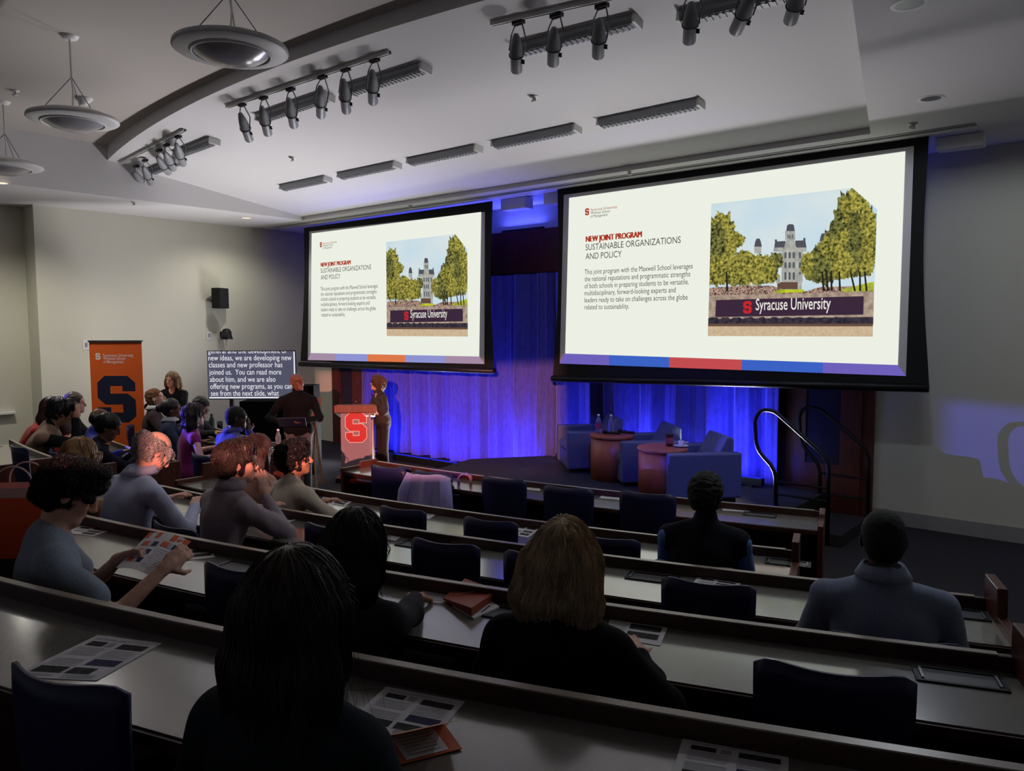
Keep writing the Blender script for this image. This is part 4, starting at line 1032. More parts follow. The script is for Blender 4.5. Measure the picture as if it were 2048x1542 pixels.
    if specs:
        gm = MB()
        for q in (1, -1):
            gm.tube([H(q*.032+.024*math.cos(a), .106-.006*abs(math.cos(a)), .004+.019*math.sin(a)) for a in np.linspace(0, 2*PI, 18, endpoint=False)], .0022, 5, closed=True)
            gm.tube([H(q*.057, .102, .008), H(q*.079, .02, .008), H(q*.083, -.02, -.004)], .0022, 5)
        gm.tube([H(-.009, .11, .006), H(.009, .11, .006)], .0022, 5); gm.build('glasses', m_gun, root)
    if lany:
        lm = MB(); c0 = N+nrm(Hc-N)*.025
        lm.tube([c0+RTw@np.array([.085*math.cos(a), .075*math.sin(a), 0])*1.02+up*(.02*-math.sin(a)-.012) for a in np.linspace(0, 2*PI, 28, endpoint=False)], .006, 6, closed=True); lm.build('lanyard', M('lanyard_%d' % lany[0], lany, .7), root)
    if collar in ('shirt', 'jacket', 'polo'):
        cm = MB(); c0 = N+nrm(Hc-N)*.02-fw*.008; ang = np.linspace(math.radians(115 if collar == 'jacket' else 65), math.radians(425 if collar == 'jacket' else 475), 22); vs = []
        for a in ang:
            u = RTw@np.array([math.cos(a), math.sin(a), 0]); vs += [c0+u*.066+up*.042, c0+u*.077+up*.052, c0+u*(.104 if collar != 'jacket' else .09)+up*(.006 if collar != 'jacket' else -.004)]
        n_ = len(ang); cm.add(vs, [(i*3+j, i*3+3+j, i*3+4+j, i*3+1+j) for i in range(n_-1) for j in range(2)])
        cc = top if collar != 'shirt' else (206, 208, 214)
        cm.build('collar', m_cloth(cc, 'c'), root, smooth=True, solid=.006)
    if sit and chair:
        loc = W0+rz(A)@np.array([0, -.03, 0]); loc[2] = zf; dup(chair0, loc, A, chair if isinstance(chair, str) else 'dark stacking chair under the '+label.replace('person ', 'person '))
    return dict(root=root, H=H, HR=HR, J=J, N=N, P=P, s=s, X=X, fw=fw, up=up, A=A, loc=np.array(root.location))
def to_world(p, q): return p['loc']+rz(p['A'])@(np.asarray(q)*p['s'])
# ------------------------------------------------------------------ audience, nearest first
A_, B_, C_, D_, E_ = (ZF[k] for k in 'ABCDE')
person('person with very long dark brown hair seen from behind in the foreground', (590, 1094), 1.5, E_, 106, (30, 38, 46), 'vlong', 'tan', hairc=(62, 46, 36), strands=5000, h=.0065, neck='crew', wide=1.0, lean=6, arms={1: dict(w=(.10, .20, .66)), -1: dict(w=(-.10, .20, .66))},
       chair='chair under the foreground person with very long hair')
person('person with wavy chin length blond hair and a black jacket', (1128, 1037), 2.3, D_, 107, (14, 14, 17), 'bob', 'pale', hairc=(226, 196, 156), strands=5000, h=.0065, neck='collar', wide=1.05, collar='jacket', hk=1.05, hpit=4,
       chair='chair under the person with wavy blond hair')
person('person with straight black hair, leaning on the desk in a dark grey jacket', (722, 1017), 2.6, D_, 108, (40, 41, 45), 'long', 'tan', hairc=(20, 18, 20), strands=4200, h=.0065, lean=16, hpit=10, hyaw=-8,
       arms={1: dict(wp=(830, 1196, 3.0), hint=(1, -.35, -.25)), -1: dict(w=(-.2, .42, .82))}, chair='chair under the person with straight black hair')
person('person in a blue grey pullover with close cropped hair at right', (1768, 1019), 3.0, C_, 111, (132, 144, 172), 'crop', 'dark', hairc=(14, 13, 13), strands=0, h=.0065, neck='crew', collar='polo', wide=1.2, belly=.02, lean=10,
       arms={1: dict(w=(.20, .34, .78), hint=(.5, -.5, -1)), -1: dict(w=(-.20, .36, .78), hint=(-.6, -.5, -1))}, chair='chair under the person in the blue grey pullover')
person('person in a dark vest over blue sleeves with short curly hair', (1413, 942), 4.3, B_, 106, (26, 28, 40), 'afro', 'brown', hairc=(18, 16, 16), neck='collar', sleeve='none', under=(84, 122, 200), h=.0075, wide=1.12,
       arms={1: dict(w=(.12, .34, .78), hint=(.45, -.5, -1)), -1: dict(w=(-.12, .34, .78), hint=(-.45, -.5, -1))}, chair='chair under the person in the dark vest')
pT = person('person in a grey blue T-shirt with thick dark hair reading a brochure', (174, 924), 3.05, D_, 72, (142, 154, 170), 'thick', 'pale', hairc=(14, 11, 12), sleeve='short', h=.006, lean=4, hpit=30, hyaw=-2, strands=3500, wide=1.05,
       arms={1: dict(wp=(330, 1136, 3.05), hint=(.6, -.5, -.8), dir=(-.4, .75, .4), nrm=(-.8, .1, -.3), curl=.9), -1: dict(wp=(238, 1118, 3.22), hint=(-.8, -.3, -.7), dir=(.5, .7, .3), nrm=(.7, .2, -.5), curl=.9)}, chair='chair under the person reading the brochure')
person('person in a grey jacket with wavy brown hair, hand raised to the face', (477, 879), 4.55, C_, 92, (164, 148, 158), 'side', 'pale', hairc=(48, 34, 27), h=.0065, lean=14, hyaw=-24, hpit=4, strands=2500, neck='collar', collar='jacket',
       arms={1: dict(wp=(529, 992, 4.62), hint=(.7, .2, -1), dir=(-.25, .05, 1), nrm=(-1, .1, 0), curl=.35), -1: dict(w=(-.1, .38, .84))}, chair='chair under the person in the grey jacket')
person('person in a light blue shirt with white hair round a bald crown', (333, 872), 4.95, C_, 92, (200, 208, 240), 'fringe', 'pale', hairc=(190, 186, 184), h=.007, lean=20, hpit=40, hyaw=-6, strands=2200, neck='crew', collar='polo', wide=1.2, belly=.02,
       chair='chair under the person in the light blue shirt')
person('person with straight shoulder length blond hair and a mustard coat', (170, 877), 5.2, C_, 84, (140, 96, 34), 'long', 'pale', hairc=(190, 146, 96), h=.008, hpit=14, hyaw=-14, strands=2600, specs=True, chair='chair under the person in the mustard coat')
person('person in a beige sweater with thick curly black hair', (587, 880), 5.55, B_, 88, (214, 200, 180), 'curly', 'olive', hairc=(22, 18, 18), h=.007, hyaw=-30, hpit=-4, strands=2500, wide=1.0, lean=8,
       arms={1: dict(w=(.24, .38, .80), hint=(1, -.4, -.4))}, chair='chair under the person in the beige sweater')
person('person with long brown hair and a peach top beside the curly head', (516, 868), 6.05, B_, 92, (206, 150, 128), 'long', 'pale', hairc=(62, 40, 30), h=.008, hyaw=-10, strands=1800, chair='chair under the person in the peach top')
# left block
person('person with braided hair, glasses and an orange lanyard, holding a phone', (228, 829), 7.5, B_, 72, (20, 20, 34), 'bun', 'brown', hairc=(24, 20, 20), h=.007, hpit=24, hyaw=-12, lean=14, specs=True, lany=(214, 112, 58), strands=700, wide=1.15,
       arms={1: dict(wp=(282, 903, 7.55), hint=(.8, -.3, -.8), nrm=(0, .3, 1)), -1: dict(wp=(276, 900, 7.75), hint=(-.5, -.3, -.8), nrm=(0, .3, 1))}, chair='chair under the person with the orange lanyard')
person('bald person in a blue shirt with a lanyard by the banner', (207, 818), 8.05, B_, 78, (48, 56, 168), None, 'brown', h=.009, hpit=18, lean=14, lany=(190, 120, 90), wide=1.15, neck='collar', chair='chair under the bald person in blue')
person('person in a tweed waistcoat with dark hair, hand at the mouth', (133, 797), 8.1, B_, 58, (150, 120, 98), 'side', 'olive', hairc=(24, 18, 20), h=.008, sleeve='none', under=(30, 32, 36), lean=26, hpit=22, hyaw=0, strands=500,
       arms={1: dict(wp=(151, 838, 8.1), hint=(.4, .1, -1), dir=(-.2, .2, 1), nrm=(-.5, -1, 0)), -1: dict(w=(-.1, .45, .84))}, chair='chair under the person in the tweed waistcoat')
person('person in a red top with dark red hair, leaning forward', (113, 795), 8.7, B_, 62, (182, 26, 28), 'long', 'pale', hairc=(84, 38, 44), h=.009, lean=30, hpit=14, strands=500, chair='chair under the person in the red top')
person('person with short brown hair in profile behind the dark red hair', (149, 784), 9.3, B_, 55, (60, 50, 54), 'neat', 'pale', hairc=(84, 60, 40), h=.009, lean=12, chair='chair under the person in profile by the left wall')
person('person in a dark suit with short auburn hair looking up', (306, 777), 10.7, A_, 58, (66, 50, 56), 'short', 'pale', hairc=(132, 82, 50), h=.008, hpit=-12, hyaw=-6, neck='collar', collar='shirt', chair='chair under the person in the dark suit')
person('person in a navy blazer over a white top with dark tied hair', (341, 797), 9.7, A_, 58, (48, 58, 82), 'bun', 'brown', hairc=(24, 18, 18), h=.008, hpit=-6, neck='vee', collar='shirt', chair='chair under the person in the navy blazer')
person('person in a sleeveless purple top with dark shoulder length hair', (388, 807), 8.95, A_, 76, (150, 34, 112), 'bob', 'pale', hairc=(58, 34, 34), h=.008, sleeve='none', hyaw=-14, strands=600,
       arms={1: dict(w=(.30, .30, .78), hint=(1, -.5, -.8))}, chair='chair under the person in the purple top')
def beard(f, H, HR, w):
    f.ell(H(0, .058, -.078), (.05, .045, .04), HR, .015)
person('bearded person with glasses looking down at a drink on the desk', (412, 797), 10.3, A_, 38, (54, 54, 58), 'neat', 'tan', hairc=(22, 18, 18), h=.008, hpit=34, specs=True, extra=beard,
       arms={1: dict(wp=(432, 865, 9.9), hint=(.8, -.3, -.8))}, chair='chair under the bearded person')
person('person in a blue shirt with close cropped hair, chin on hand', (476, 813), 8.5, A_, 84, (70, 74, 150), 'crop', 'dark', hairc=(20, 17, 18), h=.008, hyaw=-24, hpit=6, lean=14, wide=1.2, neck='crew', collar='polo',
       arms={1: dict(wp=(497, 862, 8.6), hint=(.8, .1, -.9), dir=(-.4, 0, 1), nrm=(-1, .2, 0))}, chair='chair under the person in the blue shirt')
# standing figures
pI = person('standing person in a black top with long fair hair and a hand on the chest', (343, 743), 11.6, 0, -44, (22, 22, 26), 'long', 'pale', sit=False, hairc=(160, 128, 92), h=.0065, neck='vee', specs=True, hyaw=-14, strands=500,
       arms={-1: dict(w=(.02, .20, 1.23), hint=(-1, .1, -.6), dir=(1, .1, .25), nrm=(0, -1, 0), curl=.3), 1: dict(w=(.16, .24, 1.12), hint=(1, .1, -.6), dir=(-.8, .4, .3), nrm=(0, -1, .2), curl=.4)})
pM = person('standing bald person in a black turtleneck holding a dark blue folder', (592, 747), 10.0, 0, -42, (9, 9, 11), None, 'brown', sit=False, h=.006, neck='turtle', specs=True, hyaw=44, hpit=-8, wide=1.16, pants=(84, 78, 82),
       arms={1: dict(wp=(563, 843, 9.78), hint=(1, -.4, -.4), dir=(-.9, .35, -.1), nrm=(0, .2, 1), curl=.5), -1: dict(wp=(609, 842, 9.76), hint=(-1, -.4, -.4), dir=(.9, .35, -.1), nrm=(0, .2, 1), curl=.5)})
pL = person('standing person in a brown trouser suit speaking at the lectern', (759, 752), 11.55, 0, 250, (70, 60, 56), 'wavy', 'pale', sit=False, hairc=(104, 72, 46), h=.006, neck='vee', collar='jacket', specs=True, hyaw=-34, hpit=-14, wide=1.15, pants=(50, 44, 42), strands=900,
       arms={1: dict(w=(.10, .30, 1.12), hint=(1, -.4, -.6)), -1: dict(wp=(748, 818, 11.4), hint=(-1, -.1, -.5), curl=.3)})

# ------------------------------------------------------------------ handouts and cards on the desks
def bil(Q, u, v): return Q[0]*(1-u)*(1-v)+Q[1]*u*(1-v)+Q[2]*u*v+Q[3]*(1-u)*v
def handout(k, px, label, style='report', z=None, name='handout', group='printed handouts on the desks', tilt=0):
    zz = (ZF[k]+DT+.0005) if z is None else z
    Q = [az(x, y, zz) for x, y in px]; c = sum(Q)/4; Q = [q-c for q in Q]; U = np.array([0, 0, 1.]); m = MB()
    n = np.cross(Q[1]-Q[0], Q[3]-Q[0]); Q = Q
    b = [q for q in Q]; t = [q+U*.0015 for q in Q]
    m.add(b+t, [(0, 1, 2, 3), (7, 6, 5, 4), (0, 4, 5, 1), (1, 5, 6, 2), (2, 6, 7, 3), (3, 7, 4, 0)], 0)
    def r(u0, v0, u1, v1, mi): m.poly([bil(t, *q)+U*.0006 for q in ((u0, v1), (u1, v1), (u1, v0), (u0, v0))], mi)
    if style == 'report':
        ux, uy = nrm(t[1]-t[0]), nrm(t[0]-t[3]); W = np.linalg.norm(t[1]-t[0]); H2 = np.linalg.norm(t[3]-t[0])
        put_text(m, 'EEE ANNUAL REPORT / 2023-24', (bil(t, .09, .10)+U*.0006, ux, uy), W*.78, H2*.055, .01, 1)
        r(.1, .14, .34, .25, 2); r(.38, .14, .48, .25, 1); r(.55, .14, .93, .27, 2); r(.55, .53, .93, .68, 3); r(.08, .74, .45, .88, 2); r(.5, .74, .80, .88, 2)
        for v in list(np.arange(.29, .50, .035))+list(np.arange(.56, .72, .035))+list(np.arange(.91, .97, .03)): r(.08, v, .46 if v < .9 else .42, v+.011, 1)
        for v in list(np.arange(.31, .50, .035))+list(np.arange(.9, .97, .03)): r(.54, v, .92, v+.011, 1)
    elif style == 'grid':
        for v0, v1 in ((.12, .3), (.42, .6), (.68, .86)): r(.38, v0, .92, v1, 2)
        for v in np.arange(.15, .9, .07): r(.06, v, .32, v+.02, 1)
    elif style == 'photos':
        r(.1, .1, .4, .3, 2); r(.5, .1, .9, .3, 2); r(.1, .5, .45, .7, 1); r(.5, .45, .92, .62, 2); r(.5, .7, .92, .9, 2)
    elif style == 'reserved':
        ux, uy = nrm(t[1]-t[0]), nrm(t[0]-t[3]); W = np.linalg.norm(t[1]-t[0]); H2 = np.linalg.norm(t[3]-t[0])
        put_text(m, 'RESERVED', (bil(t, .12, .68)+U*.0006, ux, uy), W*.74, H2*.42, .02, 2)
    elif style == 'lines':
        for v in np.arange(.12, .9, .09): r(.08, v, .9, v+.03, 1)
    o = m.build(name, [m_paper, m_ink, m_inkd, m_navy], loc=c); return tag(o, label, 'paper' if style != 'reserved' else 'sign', group)
handout('E', [(195, 1271), (325, 1287), (193, 1362), (22, 1354)], 'annual report sheet on the nearest desk at lower left')
handout('E', [(772, 1374), (930, 1404), (862, 1486), (690, 1450)], 'annual report sheet under the orange folder beside the long hair')
handout('E', [(1366, 1477), (1578, 1512), (1574, 1600), (1340, 1558)], 'annual report sheet cut by the bottom edge of the photo')
handout('D', [(1228, 1221), (1344, 1235), (1320, 1292), (1206, 1274)], 'creased grey sheet on the desk right of the blond head', 'grid')
handout('D', [(848, 1178), (914, 1183), (884, 1208), (826, 1200)], 'white sheet left of the rust coloured booklet', 'lines')
handout('D', [(361, 1090), (424, 1087), (430, 1115), (357, 1123)], 'sheet with grey photo strips right of the held brochure', 'grid')
handout('D', [(160, 1052), (229, 1059), (186, 1072), (130, 1066)], 'sheet under the chin of the person reading', 'photos')
handout('C', [(560, 1027), (618, 1032), (566, 1048), (520, 1042)], 'sheet at the elbow of the person in the grey jacket', 'photos')
handout('C', [(772, 1061), (814, 1066), (790, 1081), (750, 1075)], 'blue lit sheet right of the straight black hair on the third desk', 'lines')
handout('C', [(896, 1088), (966, 1095), (946, 1108), (872, 1101)], 'blue lit sheet behind the empty third row chair', 'lines')
handout('C', [(1396, 1154), (1482, 1167), (1470, 1180), (1384, 1168)], 'white sheet on the third desk behind the empty chair right of centre', 'photos')
handout('B', [(1037, 1050), (1082, 1056), (1056, 1075), (1014, 1068)], 'blue lit sheet with dark pictures on the second desk', 'photos')
handout('B', [(650, 988), (712, 998), (690, 1012), (640, 1004)], 'pale sheet on the second desk beside the beige sweater', 'photos')
handout('B', [(838, 1021), (876, 1026), (858, 1038), (822, 1033)], 'sheet on the second desk behind an empty chair right of the black hair', 'lines')
for px, l in (([(1046, 967), (1082, 970), (1080, 982), (1040, 977)], 'reserved card on the front desk, leftmost of three'), ([(1212, 985), (1242, 988), (1241, 1000), (1198, 996)], 'reserved card on the front desk behind the third empty chair'),
              ([(1441, 1010), (1502, 1014), (1499, 1024), (1446, 1021)], 'reserved card on the front desk right of the dark vest')):
    handout('A', px, l, 'reserved', None, 'reserved_card', 'reserved cards on the front desk')
handout('A', [(524, 884), (566, 888), (560, 902), (512, 897)], 'printed card on the left block front desk beside the bottle', 'photos')
handout('A', [(838, 940), (870, 944), (862, 950), (830, 946)], 'sheet on the front desk behind the lilac fleece', 'lines')

# folders and small things
z = ZF['D']+DT
q = [az(x, y, z) for x, y in ((930, 1169), (997, 1197), (943, 1239), (886, 1205))]; c = sum(q)/4
t = thing('booklet', 'rust coloured booklet lying open on the fourth desk', 'booklet', c)
Q = [p-c for p in q]; U = np.array([0, 0, 1.])
m = MB(); lift = [.012, .02, .03, .004]; b = [p+U*.012 for p in Q]; tt = [p+U*(.014+l) for p, l in zip(Q, lift)]
m.add(b+tt, [(0, 1, 2, 3), (7, 6, 5, 4), (0, 4, 5, 1), (1, 5, 6, 2), (2, 6, 7, 3), (3, 7, 4, 0)]); m.build('cover', M('rust_cover', (150, 62, 34), .55), t)
m = MB(); put_text(m, 'SUSTAINABLE ENTERPRISE', (bil(tt, .25, .72)+U*.001, nrm(tt[1]-tt[3]), nrm(np.cross(U, tt[1]-tt[3]))), .16, .014, 0); m.build('title_line', m_paper, t)
m = MB(); Q2 = [az(x, y, z+.001)-c for x, y in ((960, 1190), (999, 1217), (948, 1240), (905, 1214))]; m.add(Q2+[p+U*.008 for p in Q2], [(0, 1, 2, 3), (7, 6, 5, 4), (0, 4, 5, 1), (1, 5, 6, 2), (2, 6, 7, 3), (3, 7, 4, 0)]); m.build('inner_pages', m_paper, t)
c = az(880, 1178, z)
t = thing('name_badge', 'white name badge with a metal clip on the fourth desk', 'badge', c)
m = MB(); Q = [az(x, y, z+.001)-c for x, y in ((880, 1171), (897, 1171), (903, 1184), (886, 1181))]; m.add(Q+[p+U*.003 for p in Q], [(0, 1, 2, 3), (7, 6, 5, 4), (0, 4, 5, 1), (1, 5, 6, 2), (2, 6, 7, 3), (3, 7, 4, 0)]); m.build('card', m_paper, t)
m = MB(); p0 = az(869, 1177, z+.004)-c; m.tube([p0+np.array([.016*math.cos(a), .01*math.sin(a), 0]) for a in np.linspace(0, 2*PI, 16, endpoint=False)], .002, 5, closed=True); m.build('clip', m_steel, t)
# orange folder on the nearest desk, half open
z = ZF['E']+DT; c = az(860, 1480, z)
t = thing('folder', 'orange paper folder half open beside the long dark hair', 'folder', c)
L0, L1, L2, L3 = (az(x, y, z+.003)-c for x, y in ((760, 1476), (888, 1448), (924, 1498), (800, 1530)))
H1, H2_ = az(800, 1468, z+.05)-c, az(915, 1442, z+.07)-c
m = MB(); m.add([L0, L1, L2, L3]+[p+U*.002 for p in (L0, L1, L2, L3)], [(0, 1, 2, 3), (7, 6, 5, 4), (0, 4, 5, 1), (1, 5, 6, 2), (2, 6, 7, 3), (3, 7, 4, 0)]); m.build('pocket', M('folder_orange', (208, 108, 70), .6), t)
m = MB(); P4 = [L0+U*.003, L1+U*.003, H2_, H1]; m.add(P4+[p+np.array([0, -.002, .001]) for p in P4], [(0, 1, 2, 3), (7, 6, 5, 4), (0, 4, 5, 1), (1, 5, 6, 2), (2, 6, 7, 3), (3, 7, 4, 0)]); m.build('flap', M('folder_pale', (226, 168, 140), .6), t)
m = MB(); P4 = [bil([L0, L1, L2, L3], u, v)+U*.0035 for u, v in ((.12, .1), (.8, .1), (.8, .95), (.12, .95))]; m.poly(P4[::-1], 0)
for v in np.arange(.2, .9, .12): m.poly([bil([L0, L1, L2, L3], a, b)+U*.0042 for a, b in ((.2, v+.04), (.7, v+.04), (.7, v), (.2, v))], 1)
m.build('leaflet', [m_paper, m_ink], t)
# brochure held by the reader
Qw = [aD(*p) for p in ((298, 1061, 3.36), (381, 1078, 3.30), (306, 1150, 3.06), (231, 1131, 3.12))]; c = sum(Qw)/4
t = thing('brochure', 'white and orange brochure held open by the person in the T-shirt', 'brochure', c); Q = [p-c for p in Qw]; nn = nrm(np.cross(Q[1]-Q[0], Q[3]-Q[0])); nn = nn if nn[2] > 0 else -nn
def bend(u, v): return bil(Q, u, v)+nn*(.018*math.cos(PI*(u-.5))-.012)
g = [(u, v) for v in np.linspace(0, 1, 5) for u in np.linspace(0, 1, 9)]
m = MB(); m.add([bend(*p) for p in g], [(j*9+i, j*9+i+1, j*9+i+10, j*9+i+9) for j in range(4) for i in range(8)]); m.build('sheet', m_paper, t, solid=.0012)
m = MB()
def br(u0, v0, u1, v1, mi, l=.0016):
    us = np.linspace(u0, u1, 4)
    for a, b in zip(us[:-1], us[1:]): m.poly([bend(*p)+nn*l for p in ((a, v1), (b, v1), (b, v0), (a, v0))], mi)
br(0, 0, 1, .17, 0)
for u0, v0 in ((.10, .26), (.55, .22), (.10, .48), (.10, .70)): br(u0, v0, u0+.16, v0+.13, 0); br(u0+.16, v0, u0+.26, v0+.13, 2); br(u0+.26, v0, u0+.38, v0+.13, 1)
for v in np.arange(.42, .9, .05): br(.56, v, .88, v+.012, 2)
m.build('print', [m_orange, m_navy, M('ink_pale', (200, 190, 206), .8)], t)

# ------------------------------------------------------------------ paper bag
z = ZF['D']+DT; pb = az(42, 1050, z+.0); 
bx_, by_ = az(-40, 1043, z), az(90, 1040, z); ex = nrm(by_-bx_); ex[2] = 0; ex = nrm(ex); ey = np.array([-ex[1], ex[0], 0])
Wd = .36; Hh = (1043-905)/1544*3.75; c = aD(46, 1042, 3.7); c[2] = z
t = thing('paper_bag', 'bright orange paper carrier bag with white rim on the desk at left', 'bag', c, math.atan2(ex[1], ex[0]))
m = MB(); hw, hd = Wd/2, .07; zc = Hh*.86
nx = 13
ring = [(-hw, -hd), (hw, -hd), (hw+.0, 0), (hw, hd), (-hw, hd), (-hw, 0)]
def lev(zz, k, pin): return [(x*k, (y if abs(y) > .01 else 0)*1.0, zz) if abs(y) > .01 else (x*k-(math.copysign(pin, x)), 0, zz) for x, y in ring]
V = []; lv = [(0, 1.0, 0), (.06, 1.0, .004), (.16, 1.0, .012), (zc, 1.01, .03)]
for a in lv: V += lev(*a)
m.add(V, [(i*6+j, i*6+(j+1) % 6, i*6+6+(j+1) % 6, i*6+6+j) for i in range(len(lv)-1) for j in range(6)]+[(5, 4, 3, 2, 1, 0)]); m.build('bag_body', M('bag_orange', (244, 92, 40), .55, bump=(7, .5)), t, solid=.002)
m = MB(); V = lev(zc, 1.01, .03)+lev(Hh, 1.015, .034); m.add(V, [(j, (j+1) % 6, 6+(j+1) % 6, 6+j) for j in range(6)]); m.build('rim_band', M('bag_rim', (236, 186, 180), .6), t, solid=.002)
for y in (-hd*.9, hd*.9):
    m = MB(); m.tube([(.085*math.cos(a)-.0, y, Hh-.03+.03+.10*math.sin(a)**.8 if math.sin(a) > 0 else Hh-.05) for a in np.linspace(0, PI, 17)], .004, 6); m.build('twisted_handle', M('bag_handle', (236, 200, 196), .7), t, smooth=True)

# ------------------------------------------------------------------ banner
TLb, TRb = aD(178, 683, 11.0), aD(283, 685, 11.0); ex = nrm(TRb-TLb); ex[2] = 0; ex = nrm(ex); Wb = np.linalg.norm(TRb-TLb); Zb = TLb[2]; fr_n = np.cross(ex, [0, 0, 1.])
c = (TLb+TRb)/2; c[2] = 0; t = thing('rollup_banner', 'tall orange roll-up banner with a navy block letter by the left wall', 'banner', c, math.atan2(ex[1], ex[0]))
MB().bb(-Wb/2, Wb/2, -.002, .002, .08, Zb).build('banner_fabric', M('banner_orange', (216, 92, 28), .6), t)
MB().bb(-Wb/2-.01, Wb/2+.01, -.02, .02, Zb-.01, Zb+.015).build('top_bar', m_steel, t); MB().bb(-Wb/2-.02, Wb/2+.02, -.1, .1, 0, .09).build('base_case', m_steel, t, bevel=.02)
MB().tube([(0, .03, .08), (0, .02, Zb)], .012, 8).build('support_pole', m_steel, t)
def bpx(x, y): return ((x-178)/105-.5)*Wb, Zb-(y-683)*11.0/1544
m = MB(); x0, y1 = bpx(191, 846); x1_, y0 = bpx(267, 752); k = (x1_-x0)/10; ky = (y0-y1)/14
m.poly([(x0+a*k, -.004, y1+b*ky) for a, b in BLOCK_S]); m.build('block_letter', M('banner_navy', (16, 22, 52), .6), t)
m = MB(); x0, y0 = bpx(190, 719.5); put_S(m, ((x0, -.004, y0), (1, 0, 0), (0, 0, 1)), .095, 0)
for s_, x, y, x2 in (('Syracuse University', 205, 713.5, 266), ('Whitman School', 205, 720, 249), ('of Management', 205, 726.5, 246)):
    a = bpx(x, y); put_text(m, s_, ((a[0], -.004, a[1]), (1, 0, 0), (0, 0, 1)), bpx(x2, y)[0]-a[0], .06, .004)
m.build('wordmark', M('banner_white', (226, 214, 216), .6), t)

# ------------------------------------------------------------------ caption screen and the dark drapes round it
c = aD(504, 750, 12.6); ex = CR.copy(); ex[2] = 0; ex = nrm(ex); k = 12.6/1544; Wt, Ht = 178*k, 98*k
t = thing('caption_screen', 'large flat screen showing white captions on grey', 'screen', (c[0], c[1], 0), math.atan2(ex[1], ex[0]))
zc = c[2]; MB().bb(-Wt/2, Wt/2, 0, .05, zc-Ht/2, zc+Ht/2).build('bezel', m_black, t, bevel=.006)
f = MB(); f.bb(-Wt/2+.012, Wt/2-.012, -.004, .001, zc-Ht/2+.012, zc+Ht/2-.012); scn = f.build('display_panel', M('tv_bg', (84, 84, 104), es=.95), t)
m = MB(); xr_ = Wt/2-.02; yb = zc-Ht/2+.02
m.poly([(-Wt/2+.02, -.006, yb), (xr_, -.006, yb), (xr_, -.006, yb+.02), (-Wt/2+.02, -.006, yb+.02)]); m.poly([(xr_-.02, -.006, yb), (xr_, -.006, yb), (xr_, -.006, zc+Ht/2-.02), (xr_-.02, -.006, zc+Ht/2-.02)])
m.build('window_border', M('tv_white', (240, 240, 248), es=.95), scn)
for s_, y, x, w_ in (('general and the development of', 706.5, 418, 157), ('new ideas, we are developing new', 720.5, 418, 166), ('classes and new professor has', 734.5, 418.5, 147), ('joined us.  You can read more', 749, 419, 144), ('about him, and we are also', 763.5, 420, 131), ('offering new programs, as you can', 777.5, 420, 164), ('see from the next slide, what', 791.5, 421, 136)):
    m = MB(); o0 = 0; put_text(m, s_, (((x-504)*k, -.007, zc-(y-750)*k), (1, 0, 0), (0, 0, 1)), w_*k, .125, 0)
    m.v = m.v[:o0]+[(p[0], p[1], min(p[2], zc+Ht/2-.013)) for p in m.v[o0:]]
    m.build('caption_line', M('tv_white', (240, 240, 248), es=.95), scn)
for s in (-.35, .35): MB().bb(s-.03, s+.03, .0, .06, 0, zc).build('stand_post', m_black, t)
MB().bb(-.5, .5, -.2, .3, 0, .04).build('stand_base', m_black, t)
def drape(label, c, ang, W, D2, H2, seed, name='black_drape'):
    t = thing(name, label, 'drape', c, ang, 'black drapes by the caption screen'); r = random.Random(seed); m = MB(); n = 60
    per = []
    for i in range(n):
        u = i/n*4
        x, y = [(-1+2*(u % 1), -1), (1, -1+2*(u % 1)), (1-2*(u % 1), 1), (-1, 1-2*(u % 1))][int(u)]; w2 = 1+.02*math.sin(i*1.9+seed)
        per.append((x*W/2*w2, y*D2/2*w2))
    V = [(x*1.03, y*1.03, 0) for x, y in per]+[(x, y, H2*.5) for x, y in per]+[(x*.97, y*.97, H2) for x, y in per]
    m.add(V, [(j*n+i, j*n+(i+1) % n, (j+1)*n+(i+1) % n, (j+1)*n+i) for j in range(2) for i in range(n)]+[tuple(2*n+i for i in range(n))]); m.build('cloth', m_blackcloth, t, smooth=False); return t
AN = math.atan2(ex[1], ex[0])
p = aD(532, 800, 11.7); drape('black draped table under the caption screen', (p[0], p[1], 0), AN, .66, .45, p[2]+.0, 1)
p = aD(612, 770, 12.0); drape('tall black draped stand behind the person in the turtleneck', (p[0], p[1], 0), AN, .34, .4, p[2], 4)
# orange seat on wooden legs behind the standing man
p = aD(612, 842, 10.9); t = thing('bar_stool', 'orange moulded stool on wooden legs beside the tall black drape', 'stool', (p[0], p[1], 0), AN)
m = MB(); zs = p[2]
for j in range(7):
    for i in range(9): u = -1+i/4; v = j/6; m.v.append((.19*u, .15-.30*v+.06*u*u-.1*(1-v)**2, zs-.02+.30*(1-v)**2.2+.04*u*u))
m.f = [(j*9+i, j*9+i+1, j*9+i+10, j*9+i+9) for j in range(6) for i in range(8)]; m.m = [0]*48; m.build('seat_shell', M('stool_orange', (226, 96, 40), .4), t, smooth=True, solid=.012)
for x in (-1, 1):
    for y in (-1, 1): l = MB(); l.tube([(x*.1, y*.09, zs-.01), (x*.17, y*.16, 0)], .016, 8); l.build('leg', M('stool_leg', (170, 128, 84), .5), t)

